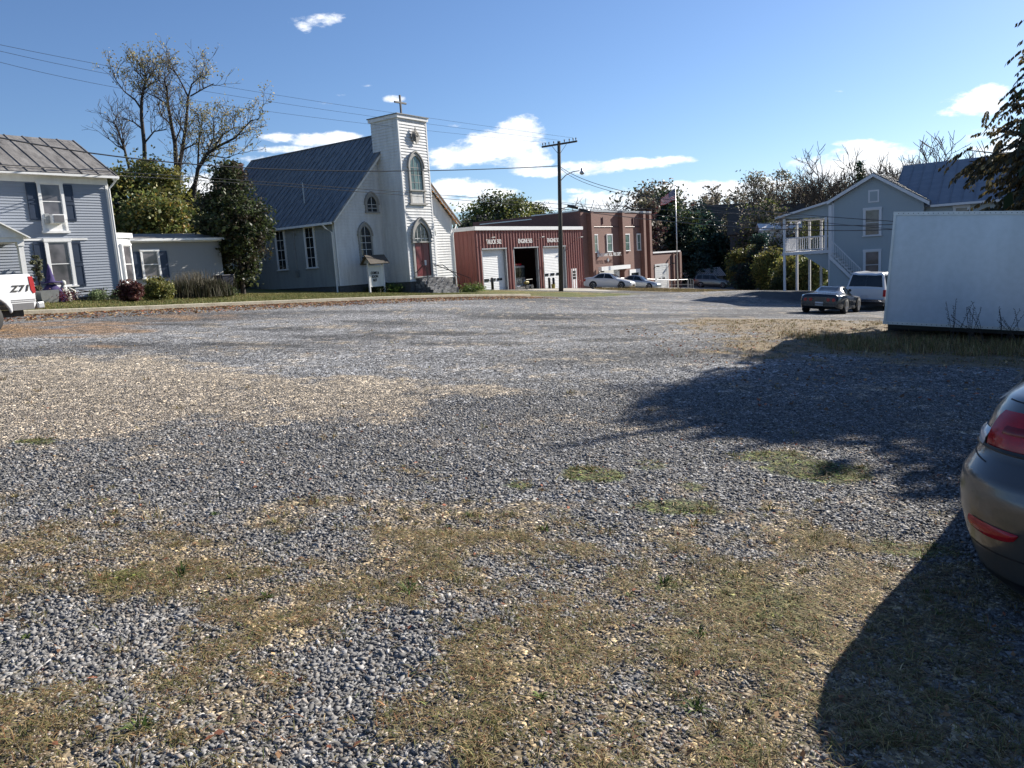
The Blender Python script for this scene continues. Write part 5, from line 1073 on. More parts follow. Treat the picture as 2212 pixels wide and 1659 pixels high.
# ------------------------------------------------------------------ near grey sedan at the right edge
NS = empty('grey_sedan', (0, 0, 0), 0, 'dark grey sedan at the right edge showing its left rear corner and red taillight', 'car')
nsa = 40.0; f = Vector((math.sin(math.radians(nsa)), math.cos(math.radians(nsa)), 0)); 
NP = Vector((2.61, 2.88, 0)); gzz = g1(NP.x, NP.y); f.z = -.05; f.normalize(); rt = f.cross(Vector((.083, .012, 1))).normalized(); n_ = rt.cross(f).normalized()
NS.matrix_world = Matrix(((rt.x, f.x, n_.x, NP.x), (rt.y, f.y, n_.y, NP.y), (rt.z, f.z, n_.z, gzz+.0), (0, 0, 0, 1)))
# local frame: origin under the middle of the rear bumper; Y forward, X right; plan outlines per height
LV_ = [(.13, .70, .12, .34), (.22, .79, .05, .38), (.36, .845, .0, .40), (.5, .885, -.03, .42), (.60, .895, -.035, .42), (.68, .885, -.01, .38), (.735, .855, .05, .33), (.77, .835, .09, .30), (.86, .81, .11, .30), (.96, .78, .13, .32), (1.04, .735, .15, .34), (1.09, .67, .19, .36), (1.115, .58, .27, .38)]
def nso(z, s):
    """plan outline point at height z; s 0 = rear middle, 1 = corner, 2.. = forward along the side"""
    zs = [l[0] for l in LV_]; w = np.interp(z, zs, [l[1] for l in LV_]); yr = np.interp(z, zs, [l[2] for l in LV_]); rc = np.interp(z, zs, [l[3] for l in LV_])
    crv = .09
    if s <= 1: x = (w-rc)*s; return x, yr+crv*(x/w)**2
    if s <= 2: a = (s-1)*math.pi/2; x = (w-rc)+rc*math.sin(a); return x, yr+crv*((w-rc)/w)**2+rc*1.25*(1-math.cos(a))
    return w+.02*min(1, (s-2)), yr+crv*((w-rc)/w)**2+rc*1.25+(s-2)*3.9
mb = MB(); SS = list(np.linspace(0, 1, 9))+list(np.linspace(1.07, 2, 14))+[2.1, 2.3, 2.6, 2.85, 3.0]; ZZ = []
for a, b in zip(LV_[:-1], LV_[1:]): ZZ += list(np.linspace(a[0], b[0], 4)[:-1])
ZZ.append(LV_[-1][0])
for sg in (1, -1):
    vs = []
    for z in ZZ:
        for s_ in SS: x, y = nso(z, s_); zz = z - (.0 if s_ < 2 else max(0, (s_-2.0))*.1*(z/1.1)); vs.append((sg*x, y, zz))
    n = len(SS); mb.add(vs, [(i*n+k, i*n+k+1, (i+1)*n+k+1, (i+1)*n+k) for i in range(len(ZZ)-1) for k in range(n-1)])
# top deck and cabin
def deck(mb):
    prof = [(.27, 1.115, .58), (.42, 1.135, .60), (.75, 1.15, .61), (.95, 1.18, .60), (1.55, 1.43, .53), (2.1, 1.475, .53), (2.9, 1.44, .54), (3.6, 1.13, .64), (4.6, 1.0, .62), (4.95, .85, .4)]
    vs = []
    for y, z, w in prof:
        for k in range(-4, 5): vs.append((w*k/4, y+(.04*(abs(k)/4)**2 if y < .5 else 0), z-.03*(k/4)**2))
    mb.add(vs, [(i*9+k, i*9+k+1, (i+1)*9+k+1, (i+1)*9+k) for i in range(len(prof)-1) for k in range(8)])
    for sg in (1, -1):
        vs = []
        for y, z, w in prof[2:]:
            vs += [(sg*w, y, z-.03), (sg*.80, y, .97)]
        mb.add(vs, [(i*2, i*2+1, i*2+3, i*2+2) for i in range(len(prof)-3)])
deck(mb); mb.build('body', m['car_grey'], NS, True)
def npatch(name, mat, zfun0, zfun1, s0, s1, ns_, nz, off, sgs=(1, -1)):
    for sg in sgs:
        mb = MB(); vs = []
        for i in range(ns_+1):
            s_ = s0+(s1-s0)*i/ns_; z0, z1 = zfun0(i/ns_), zfun1(i/ns_)
            for j in range(nz+1):
                z = z0+(z1-z0)*j/nz; x, y = nso(z, s_); x2, y2 = nso(z, s_+.02); tx, ty = x2-x, y2-y; l = math.hypot(tx, ty); nx_, ny_ = ty/l, -tx/l
                bulge = off+.012*math.sin(math.pi*j/nz); vs.append((sg*(x+nx_*bulge), y+ny_*bulge, z))
        mb.add(vs, [(i*(nz+1)+j, (i+1)*(nz+1)+j, (i+1)*(nz+1)+j+1, i*(nz+1)+j+1) for i in range(ns_) for j in range(nz)]); o = mb.build(name, mat, NS, True)
    return o
npatch('taillight', m['redlens'], lambda f: .80+.02*f, lambda f: 1.015-.03*f, .35, 1.62, 16, 6, .006)
npatch('reversing_light', m['clearlens'], lambda f: .80+.03*f, lambda f: .89-.0*f+.0, 1.63, 1.95, 8, 4, .006)
npatch('reflector', m['redlens'], lambda f: .468+.012*f-.115*f**.5*(1-.5*f), lambda f: .472+.012*f, 1.18, 1.60, 12, 4, .004)
npatch('lamp_divider', m['blackgloss'], lambda f: .80+.012*f, lambda f: .812+.012*f, .36, 1.62, 14, 1, .019)
npatch('lamp_inner_band', M_plain('dark_red_lens', (.16, .008, .012), .1, .2, 9), lambda f: .875, lambda f: .95-.012*f, .42, 1.45, 14, 3, .011)
npatch('lid_edge', m['black'], lambda f: 1.028, lambda f: 1.034, 0, 1.7, 16, 1, .0015)
npatch('bumper_seam', m['black'], lambda f: .742+.03*f, lambda f: .748+.03*f, 1.5, 2.0, 8, 1, .002)
npatch('lower_bumper', m['blackgloss'], lambda f: .15, lambda f: .215, 0, 1.95, 18, 2, .003)
npatch('boot_seam', m['black'], lambda f: .61-.0*f, lambda f: .80, .50, .515, 1, 6, .001)
npatch('bumper_groove', m['black'], lambda f: .335, lambda f: .345, 0, 1.7, 16, 1, .002)
npatch('lamp_surround', m['blackgloss'], lambda f: .785+.02*f, lambda f: .80+.02*f, .35, 1.95, 16, 2, .004)
mb = MB()
mb.add([(-.5, 1.02, 1.215), (.5, 1.02, 1.215), (.44, 1.52, 1.435), (-.44, 1.52, 1.435)], [(0,1,2,3)]); mb.build('rear_window', m['car_glass'], NS)
for sg in (1, -1): mb = MB(); mb.add([(sg*.81, 1.3, 1.0), (sg*.60, 1.6, 1.36), (sg*.585, 2.8, 1.37), (sg*.76, 3.4, 1.02)], [(0,1,2,3)]); mb.build('side_window', m['car_glass'], NS)
for sg in (1, -1):
    for y in (1.2, 3.9): wheel(NS, sg*.76, y, .33, .22)
mb = MB(); mb.box(-.26, .26, .04, .055, .8, .92); mb.build('number_plate', m['plate'], NS)
# ================================================================== VEGETATION
def quads(P, s, R=None, asp=.6, droop=0.):
    n = len(P); R = rotm(n, .9) if R is None else R
    q = np.array([(-1,0,0),(-.1,-asp,.12),(1,0,-droop),(.1,asp,.12)])[None]*s[:, None, None]
    v = np.einsum('nij,nkj->nki', R, q)+P[:, None, :]; return v.reshape(-1, 3), np.arange(n*4).reshape(-1, 4)
TW = .012
def limbs(mb, p, d, L, r, depth, spread, up, tips, nseg=3, sides=5, kids=(2, 3), wob=.25, shrink=.72):
    pts = [Vector(p)]; d = Vector(d).normalized()
    for k in range(nseg):
        d = (d+Vector((rnd.gauss(0, wob), rnd.gauss(0, wob), rnd.gauss(0, wob*.6)+up))*.35).normalized(); pts.append(pts[-1]+d*L/nseg)
    rs_ = [r*(1-.4*k/nseg) for k in range(nseg+1)]; mb.tube(pts, rs_, sides if depth > 1 else 3, False); tips.append((pts[-1], depth))
    if depth <= 0: return
    for k in range(rnd.randint(*kids)+1):
        a = rnd.random()*6.283; o = d.orthogonal().normalized(); o.rotate(Matrix.Rotation(a, 3, d)); nd = (d+o*spread*(.5+rnd.random())).normalized()
        b = pts[-1] if k < 2 else pts[rnd.randint(1, nseg)]
        limbs(mb, b, nd, L*shrink*(.75+.5*rnd.random()), max(r*.62, TW*(1+L*.3)), depth-1, spread, up, tips, 3, sides, kids, wob, shrink)
def bare_tree(name, label, X, Y, H, r=.3, depth=4, spread=.6, seed=1, group=None, lean=(0,0), leafn=0, leafP=None, L0=.35, trunkH=.35, leafs=.14, cat='tree', mat='bark', up=.35, kids=(2, 3), leafz=.72):
    global rnd; rnd = random.Random(seed); z = g1(X, Y); e = empty(name, (X, Y, z), 0, label, cat, group)
    tips = []; mb = MB(); p0 = Vector((0, 0, -.3)); p1 = Vector((lean[0]*.3, lean[1]*.3, H*trunkH)); pm = p0.lerp(p1, .5)+Vector((.1, 0, 0))
    mb.tube([p0, pm, p1], [r*1.15, r*.9, r*.75], 8, False)
    d = Vector((lean[0], lean[1], H)).normalized(); 
    for k in range(3):
        a = 2.1*k+rnd.random(); nd = (d+Vector((math.cos(a), math.sin(a), 0))*spread*(.35 if k else .1)).normalized(); limbs(mb, p1-Vector((0,0,H*.04*k)), nd, H*L0, r*.6, depth, spread, up, tips, kids=kids)
    # fit the height
    top = max(t_[0].z for t_ in tips); s_ = H/top; mb.v = [(x*(.5+.5*s_), y*(.5+.5*s_), zz*s_) for x, y, zz in mb.v]
    mb.build('trunk', m[mat], e, True)
    if leafn:
        T = [t_[0] for t_ in tips if t_[1] <= 1 and t_[0].z*s_ > H*leafz]; P = np.array([[T[i].x*(.5+.5*s_), T[i].y*(.5+.5*s_), T[i].z*s_] for i in rs.randint(0, len(T), leafn)])+np.clip(rs.randn(leafn, 3), -1.5, 1.5)*H*.02
        v, f_ = quads(P, leafs*(.6+.8*rs.rand(leafn))); npmesh('crown', v, f_, m['leaf'], pal(leafn, leafP, .25), e)
    return e
def leafy_tree(name, label, X, Y, H, R, P, n=9000, zlow=.25, s=.16, shape='round', seed=1, group=None, mat='leaf', cat='tree', nc=70, tr=.22, ecc=1.0, cs=.2, bark='barkd', jit=.35, z=None):
    rr = np.random.RandomState(seed); z = g1(X, Y) if z is None else z; e = empty(name, (X, Y, z), 0, label, cat, group)
    cl = []; 
    while len(cl) < nc:
        h = rr.rand(); a = rr.rand()*6.283
        if shape == 'round': w = math.sqrt(max(0, 1-(2*h-1)**2))*(.85+.25*rr.rand())
        elif shape == 'cone': w = (1-h)**.85*(.8+.3*rr.rand())+.03
        elif shape == 'egg': w = min(1, 1.9*(h+.12))*math.sqrt(max(0, 1-h**2.2))*(.85+.25*rr.rand())
        else: w = .8+.3*rr.rand()
        if rr.rand() > w+.15: continue
        q = w*R*(rr.rand()**.38); cl.append((math.cos(a)*q*ecc, math.sin(a)*q, H*(zlow+(1-zlow)*h)))
    cl = np.array(cl); sg = R*cs; i = rr.randint(0, nc, n); csz = .6+.8*rr.rand(nc)
    Pp = cl[i]+np.clip(rr.randn(n, 3), -1.7, 1.7)*sg*csz[i][:, None]*np.array([1, 1, .75]); ok = Pp[:, 2] > .05*H; Pp = Pp[ok]; i = i[ok]
    tone = np.exp(rr.randn(nc)*.22); pi = rr.randint(0, len(P), nc); PA = np.array(P); c = PA[np.where(rr.rand(len(i)) < .6, pi[i], rr.randint(0, len(P), len(i)))]*tone[i][:, None]*np.exp(rr.randn(len(i), 1)*jit*.6)
    v, f_ = quads(Pp, s*(.6+.8*rr.rand(len(Pp))), droop=.3 if shape == 'cone' else 0)
    npmesh('crown', v, f_, m[mat], np.clip(c, 0, .9), e)
    mb = MB(); mb.tube([(0,0,-.3), (.05,0,H*zlow), (0,.05,H*.6), (0,0,H*.92)], [tr*1.2, tr, tr*.6, tr*.15], 8, False)
    for k in range(min(nc, 46)):
        t_ = cl[k]; zb_ = max(H*zlow*.7, t_[2]*.72); b = Vector((0, 0, zb_)); en = Vector(t_); mid = b.lerp(en, .55)+Vector((0, 0, -.04*H if shape != 'cone' else 0)); mb.tube([b, mid, en], [tr*.32, tr*.2, tr*.08], 4, False)
    mb.build('trunk', m[bark], e, True); return e
DG = [(.028,.042,.018),(.04,.055,.02),(.05,.068,.026),(.075,.09,.035)]
YG = [(.13,.15,.04),(.18,.18,.045),(.09,.12,.035),(.22,.19,.05),(.13,.12,.04)]
OR = [(.26,.16,.03),(.2,.14,.03),(.14,.13,.03),(.24,.12,.03)]
BR = [(.18,.155,.125),(.22,.18,.14),(.14,.125,.10),(.17,.17,.10)]
SP = [(.028,.058,.046),(.038,.078,.058),(.05,.095,.068),(.02,.042,.036)]
# tree beside the church
leafy_tree('broadleaf_tree', 'dense dark green broadleaf tree standing between the annex and the church', -15.05, 44.5, 7.15, 2.0, DG+[(.06,.05,.035)], 15000, .13, .105, 'egg', 3, nc=110, cs=.15, tr=.13)
# tall sparse autumn trees at the left back
tg = 'tall sparse trees behind the annex'
def zp(x, y): return ((340+x*.46997)/1.3888, (150+y*.46997)/1.3888)
def limb_tree(label, Y, limbs_, seed, leafn, lz, mat='barkd', dy=0.):
    """trunk and limbs with their real bends, plus fine twigs"""
    global rnd; rnd = random.Random(seed); b0 = at(*zp(*limbs_[0][0][0]), Y); z = g1(b0.x, Y); e = empty('tall_tree', (b0.x, Y, z), 0, label, 'tree', tg)
    mb = MB(); tips = []; base = Vector((b0.x, Y, z))
    for li, (pts, r0, r1) in enumerate(limbs_):
        P_ = [at(*zp(x, y), Y+rnd.gauss(0, .25) if li and k else Y)-base for k, (x, y) in enumerate(pts)]
        if li == 0: P_ = [Vector((P_[0].x, 0, -.3))]+P_
        n_ = len(P_); mb.tube(P_, [r0+(r1-r0)*k/(n_-1) for k in range(n_)], 7, False)
        L_ = sum((P_[k+1]-P_[k]).length for k in range(n_-1)); cnt = int(L_*(3.4 if li else 2.2))
        for k in range(cnt):
            f_ = rnd.uniform(.45 if li == 0 else .2, 1.0)*(n_-1); i_ = min(int(f_), n_-2); q = P_[i_].lerp(P_[i_+1], f_-i_); d_ = (P_[i_+1]-P_[i_]).normalized(); o_ = d_.orthogonal().normalized(); o_.rotate(Matrix.Rotation(rnd.random()*6.283, 3, d_))
            limbs(mb, q, (d_*.7+o_+Vector((0, 0, .5))).normalized(), rnd.uniform(.5, 1.25), .028, 2, .8, .25, tips, 3, 3, (1, 2), .35, .7)
    mb.build('trunk', m[mat], e, True)
    T = [t_[0] for t_ in tips if (t_[0].z+z) > lz or rnd.random() < .12]
    if leafn and T:
        Pn = np.array([tuple(T[i]) for i in rs.randint(0, len(T), leafn)])+rs.randn(leafn, 3)*.16; v, f_ = quads(Pn, .075*(.6+.8*rs.rand(leafn))); npmesh('crown', v, f_, m['leaf'], pal(leafn, [(.32,.27,.13),(.38,.31,.16),(.26,.23,.10),(.22,.22,.07)], .25), e)
limb_tree('tall nearly bare tree nearest the grey house, pale leaves at its top', 60, [([(205,1150),(203,775),(198,600),(180,430),(180,330),(190,260),(210,190),(200,130)], .2, .06), ([(180,380),(140,320),(70,265),(15,190)], .08, .03), ([(188,262),(240,215),(300,190)], .07, .03), ([(202,590),(260,520),(340,508)], .07, .03), ([(180,500),(130,460),(55,430)], .07, .03), ([(200,200),(160,150),(130,120)], .05, .02)], 11, 1500, at(*zp(200, 250), 60).z)
limb_tree('tall bare tree with one straight trunk in the middle of the sparse group', 61, [([(408,1170),(405,800),(395,600),(370,470),(350,350),(342,250),(325,190)], .24, .05), ([(350,350),(280,305),(220,275)], .07, .03), ([(395,590),(430,500),(430,430)], .06, .03), ([(372,480),(310,420),(280,330)], .06, .03)], 12, 350, 99)
limb_tree('tall bare tree forking widely near its top, right beside the straight one', 60.4, [([(408,1170),(412,900),(420,760),(440,640),(465,480),(478,300)], .24, .09), ([(478,300),(500,220),(560,165),(600,185)], .07, .03), ([(478,300),(440,220),(390,130),(355,118)], .07, .025), ([(492,295),(570,250),(640,215)], .06, .03), ([(440,640),(500,610),(540,590)], .07, .03), ([(455,540),(410,440),(420,380)], .05, .03)], 13, 700, at(*zp(478, 280), 60).z)
limb_tree('tall sparse tree leaning right with yellow green leaves on long limbs', 58, [([(480,1170),(500,1010),(520,870),(540,760),(600,660),(680,610),(780,560),(840,490)], .24, .05), ([(840,490),(880,450),(935,440)], .06, .02), ([(650,610),(700,540),(780,490)], .08, .03), ([(540,760),(545,600),(560,500),(540,430)], .08, .03), ([(424,1000),(470,930),(520,850)], .12, .1), ([(600,660),(640,560),(640,450)], .06, .03), ([(600,670),(720,690),(800,660)], .06, .02), ([(545,800),(600,820),(650,850)], .05, .02)], 14, 2600, at(*zp(600, 720), 58).z)
limb_tree('small bare tree rising just over the roof of the grey house', 64, [([(120,1150),(100,750),(70,630),(35,530),(0,450)], .15, .04), ([(70,630),(20,610),(-35,560)], .07, .02), ([(90,700),(60,560),(50,490)], .06, .02)], 15, 60, 0)
for px, py, Y, R, lb, P, sd in ((330, 345, 56, 3.0, 'yellow green leafy tree directly behind the bay window', YG, 5), (385, 362, 54, 2.4, 'yellowish orange tinted tree behind the middle of the annex', YG, 6), (285, 372, 52, 2.2, 'green leafy tree touching the end of the grey house', YG+DG, 7), (430, 415, 60, 2.2, 'low green tree filling the gap beside the dark broadleaf tree', YG+DG, 8), (350, 420, 50, 2.6, 'bushy lower tree in yellow green just over the annex roof', YG+OR[:1], 9)):
    x = xat(px, Y); leafy_tree('leafy_tree', lb, x, Y, topz(px, py, Y)-g1(x, Y), R, P, 9000, .12, .13, 'egg', sd, 'leafy trees behind the annex', nc=80, cs=.2)
# garden shrubs
def shrub(name, label, X, Y, H, R, P, n, s=.05, seed=1, shape='round', nc=40, group=None):
    return leafy_tree(name, label, X, Y, H, R, P, n, .05, s, shape, seed, group, cat='bush', nc=nc, tr=.025, cs=.22)
bp_ = gpix(276, 655); shrub('red_bush', 'rounded dark red barberry bush at the corner of the grey house', bp_.x, bp_.y+.3, .85, .40, [(.08,.022,.025),(.12,.04,.045),(.05,.02,.018),(.17,.08,.06)], 5000, .045, 1)
bp_ = gpix(337, 650); shrub('yellow_bush', 'loose yellow green shrub in front of the annex window', bp_.x, bp_.y+.3, .9, .62, [(.20,.19,.05),(.13,.15,.045),(.10,.11,.04),(.25,.22,.08)], 6000, .05, 2)
bp_ = gpix(484, 643); shrub('small_green_bush', 'small low green bush at the right end of the ornamental grass', bp_.x, bp_.y+.3, .55, .5, [(.06,.09,.03),(.09,.12,.04)], 2500, .04, 3)
bp_ = gpix(402, 645)
acc = []; n = 5200; X = rs.randn(n)*.75; Y = rs.randn(n)*.35; addB(blades(X, Y, np.zeros(n), .55+.45*rs.rand(n), np.full(n, .03), .05+rs.rand(n)*.35, pal(n, [(.045,.05,.025),(.035,.03,.018),(.06,.055,.03),(.075,.065,.04)], .25), .5))
og = empty('ornamental_grass', (bp_.x+.1, bp_.y+.8, g1(bp_.x, bp_.y+.8)), R54, 'wide clump of dark ornamental grass growing in front of the annex', 'plant'); q = merge(acc); npmesh('blades', q[0], q[1], m['blade'], q[2], og)
acc = []; n = 300; addB(blades(rs.randn(n)*.6, rs.randn(n)*.3, np.full(n, .6), .5+.4*rs.rand(n), np.full(n, .02), .1+rs.rand(n)*.3, pal(n, [(.16,.14,.10)], .25), .5)); q = merge(acc); npmesh('plumes', q[0], q[1], m['blade'], q[2], og)
acc = []
bn = (xat(483, 42.5), 42.5); b_ = empty('wheeled_bin', (bn[0], bn[1], g1(*bn)), R54, 'dark blue wheeled rubbish bin under the broadleaf tree', 'bin'); mb = MB(); mb.add([(-.27,-.3,.1),(.27,-.3,.1),(.27,.3,.1),(-.27,.3,.1),(-.36,-.4,1.05),(.36,-.4,1.05),(.36,.4,1.05),(-.36,.4,1.05)], [(0,3,2,1),(4,5,6,7),(0,1,5,4),(1,2,6,5),(2,3,7,6),(3,0,4,7)]); mb.build('body', m['bin'], b_, bevel=.03)
mb = MB(); mb.box(-.39, .39, -.43, .43, 1.05, 1.12); mb.build('lid', m['bin'], b_, bevel=.03)
for x in (-.3, .3): mb = MB(); mb.lathe([(.03, -.03), (.12, -.03), (.12, .03), (.03, .03)], (x, .34, .12), 'x', 12); mb.build('wheel', m['black'], b_)
for u, lb, sd, h in ((9.6, 'low dark shrub against the church side wall near the bin', 4, .6), (-1.2, 'scruffy green weeds at the left foot of the church front', 5, .3)):
    p = gridpt(CH, -1.0 if u > 0 else 2.5, -u+.5 if u > 0 else .8); shrub('low_shrub', lb, p[0], p[1], h, .8, DG, 2600, .045, sd, group='low shrubs by the church')
shr = [(3.5, 1.0, 'low green plants below the notice board'), (9.6, 1.3, 'bright green weeds beside the church steps')]
for k, (u, n_, lb) in enumerate(shr): p = gridpt(CH, u, n_+(2.2 if k else 0)); shrub('low_shrub', lb, p[0], p[1], .45, .9, [(.12,.17,.04),(.08,.12,.03)], 2600, .045, 8+k, group='low shrubs by the church')
# halloween figures in front of the house
def hp(u, n_): p = gridpt(H0, u, n_); return p[0], p[1], g1(*p)
x, y, z = hp(-3.43, 1.1); wt = empty('witch_figure', (x, y, z), R54, 'seated witch decoration with tall purple hat beneath the house window', 'decoration')
mb = MB(); mb.lathe([(.48, .0), (.44, .25), (.3, .55), (.16, .72), (.08, .78)], (0,0,0), 'z', 16); mb.build('robe', m['purple'], wt, True)
mb = MB(); mb.lathe([(.42, .78), (.43, .8), (.17, .84), (.13, 1.05), (.07, 1.35), (.01, 1.55)], (0,0,0), 'z', 18); mb.build('hat', m['purple'], wt, True)
mb = MB(); mb.lathe([(.02, .6), (.11, .65), (.12, .74), (.05, .82)], (0,-.05,0), 'z', 12); mb.build('head', m['old_trim'], wt, True)
x, y, z = hp(-2.92, 1.0); sk = empty('ghost_figure', (x, y, z), R54, 'small crouching white plaster figure beside the purple hatted witch', 'decoration')
mb = MB(); mb.lathe([(.3, 0), (.34, .25), (.26, .55), (.12, .74), (.11, .8)], (0,0,0), 'z', 14); mb.tube([(.15, -.1, .65), (.42, -.2, .5), (.5, -.25, .1)], [.08, .06, .05], 7); mb.tube([(-.1, -.15, .6), (-.3, -.3, .35)], [.07, .05], 7); mb.build('body', m['bone'], sk, True)
mb = MB(); mb.lathe([(.02, .76), (.11, .82), (.13, .92), (.1, 1.02), (.01, 1.06)], (.0,-.03,0), 'z', 14); mb.build('head', m['bone'], sk, True); sk.scale = (.82, .82, .85)
x, y, z = hp(-2.75, .8); x2, y2, z2 = hp(-3.2, 1.0)
shrub('maroon_plant', 'low maroon flowering plants around the witch figure', x2, y2-.2, .4, .75, [(.10,.02,.03),(.16,.04,.06),(.05,.03,.02)], 2200, .035, 12)
x, y, z = hp(-3.6, .45); shrub('narrow_shrub', 'narrow upright grey green shrub between the pickup and the window', x, y, 1.9, .2, [(.14,.15,.09),(.10,.11,.06),(.2,.2,.13)], 2600, .035, 13, 'col')
x, y, z = hp(-3.85, 1.6); bx_ = empty('planter_box', (x, y, z), R54, 'grey rectangular planter standing behind the pickup bumper', 'planter'); mb = MB(); mb.add([(-.3,-.2,0),(.3,-.2,0),(.3,.2,0),(-.3,.2,0),(-.36,-.26,.5),(.36,-.26,.5),(.36,.26,.5),(-.36,.26,.5)], [(0,3,2,1),(0,1,5,4),(1,2,6,5),(2,3,7,6),(3,0,4,7)]); mb.build('box', m['galv'], bx_); mb = MB(); mb.box(-.34, .34, -.24, .24, .42, .46); mb.build('soil', m['block'], bx_)
b0 = Vector(gridpt(H0, -1.9, .12)+(1.55,)); b1 = Vector(gridpt(H0, -.85, .18)+(1.35,)); br = empty('broom', tuple(b0), 0, 'black twig broom hanging sideways on the house wall below the shutter', 'broom'); d_ = b1-b0
mb = MB(); mb.tube([(0,0,0), tuple(d_*.55)], .03, 6); mb.build('handle', m['iron'], br); mb = MB(); mb.tube([tuple(d_*.5), tuple(d_*.62), tuple(d_*.85), tuple(d_)], [.05, .12, .19, .12], 10)
for k in range(26): a = k*.9; mb.tube([tuple(d_*.6), tuple(d_*(1.02+.1*math.sin(k*3))+Vector((math.cos(a)*.12, 0, math.sin(a)*.18)))], .012, 3)
mb.build('bristles', m['black'], br)
x, y, z = hp(-.9, 1.0)
for k, (u, n_) in enumerate(((-1.35, .7), (-.45, .8))):
    x, y, z = hp(u, n_); shrub('young_plant', ('pale young plants in front of the house wall near the white figure', 'pale young plants in front of the house wall near the red bush')[k], x, y, .45, .45, [(.12,.18,.07),(.2,.24,.13),(.07,.1,.04)], 1100, .035, 21+k, group='young plants along the house wall')
# ------------------------------------------------------------------ backdrop on the right and behind the fire house
def lt(px, pyt, Y, R, lb, P, sd, shape='egg', n=6500, s=.3, zl=.1, nc=60, name='leafy_tree', group=None, mat='leaf', cs=.2, ecc=1., jit=.35):
    x = xat(px, Y); return leafy_tree(name, lb, x, Y, topz(px, pyt, Y)-g1(x, Y), R, P, int(n*1.7), zl, s*.72, shape, sd, group, mat, 'tree', nc, .3, ecc, cs, 'barkd', jit)
def bt(px, pyt, Y, lb, sd, r=.42, spread=.75, group=None, depth=4, L0=.3, tH=.3, leafn=0, lP=None, kids=(2, 2)):
    global TW; TW = .03; x = xat(px, Y); return bare_tree('bare_tree', lb, x, Y, topz(px, pyt, Y)-g1(x, Y), r, depth, spread, sd, group, (0, 0), leafn, lP, L0, tH, .3, kids=kids)
lt(1085, 428, 105, 5.0, 'rounded green tree showing over the roof of the red garage', YG[:3]+DG, 31, 'round', 8000, .26, .45)
lt(1040, 470, 100, 2.5, 'small bluish tree left of the rounded tree over the red garage', DG+[(.08,.08,.09)], 32, 'round', 3000, .24, .5)
lt(1172, 452, 118, 3.4, 'small green tree top behind the stepped parapet', DG+YG[:2], 33, 'round', 3500, .26, .5)
lt(1415, 412, 125, 6.6, 'dark brownish green tree directly behind the brick building', DG+BR+[(.10,.05,.045)], 34, 'egg', 8000, .34, .15)
lt(1452, 425, 118, 4.8, 'dark green tree between the brick building and the flagpole', DG+SP, 35, 'egg', 6500, .32, .12)
lt(1398, 432, 112, 2.8, 'reddish tree top showing over the right end of the brick roof', [(.12,.05,.05),(.09,.06,.04)]+BR, 36, 'egg', 3000, .3, .2)
lt(1508, 452, 122, 7.6, 'big dark bluish spruce behind the low brick wing', SP, 37, 'cone', 15000, .34, .03, 150, 'spruce_tree', mat='needle', cs=.1)
lt(1478, 480, 116, 4.2, 'shadowy spruce in front of the big one', SP, 38, 'cone', 8000, .3, .03, 110, 'spruce_tree', mat='needle', cs=.1)
lt(1552, 470, 140, 3.4, 'bright yellow autumn tree between the spruce and the hillside house', [(.42,.34,.04),(.34,.28,.04),(.22,.2,.04)], 39, 'egg', 3500, .3, .35)
bt(1300, 415, 120, 'bare tree top behind the middle of the brick building', 61, .2, .8)
bt(1265, 425, 122, 'thin bare tree top behind the left end of the brick building', 62, .2, .8)
bt(1572, 396, 150, 'bare twin stemmed tree rising above the hillside house', 63, .3, .7, leafn=700, lP=BR)
bt(1722, 335, 118, 'large bare spreading tree, left one above the porch roof', 64, .6, .8, 'bare trees above the porch house', 5, .27)
bt(1796, 298, 112, 'large bare spreading tree, tallest above the porch house gable', 65, .62, .8, 'bare trees above the porch house', 5, .27)
bt(1858, 305, 116, 'large bare tree right of the tallest one above the gable', 66, .6, .8, 'bare trees above the porch house', 5, .27)
bt(1935, 345, 108, 'lower bare tree above the left end of the big metal roof', 67, .5, .8, 'bare trees above the porch house', 4, .27)
bt(2062, 262, 84, 'wide bare tree standing behind the big metal roof', 68, .5, .9, None, 5, .3)
lt(1856, 352, 105, 2.2, 'narrow dark conifer poking up behind the gable', SP+DG, 40, 'cone', 2600, .25, .05, 50, 'conifer', mat='needle', cs=.12)
TW = .012
wd = [(1630, 372, 132, 5.5, 'thin leaved grey green tree at the left edge of the wooded hill', BR+[(.09,.10,.06)], 9), (1680, 362, 126, 5.5, 'grey green tree on the wooded hill left of the bare trees', BR+[(.08,.10,.06)], 10), (1735, 395, 128, 6, 'brown leaved tree low on the wooded hill', BR, 11), (1785, 405, 124, 6, 'brown leaved tree behind the tallest bare tree', BR, 12), (1838, 398, 126, 5.5, 'brown leaved tree behind the gable', BR+DG, 13), (1660, 440, 112, 5, 'olive green tree above the porch roof edge', YG[:3]+BR, 14), (1715, 470, 106, 5, 'olive green tree behind the upper porch', YG[:3]+BR, 15), (1622, 455, 120, 4.5, 'dull green tree beside the hillside roofs', YG[:3]+BR, 16), (1900, 400, 116, 5, 'brown leaved tree behind the valley of the metal roof', BR, 17)]
for px, pyt, Y, R, lb, P, sd in wd: lt(px, pyt, Y, R, lb, P, 50+sd, 'egg', 3600, .27, .15, 60, group='trees on the wooded hill', cs=.17)
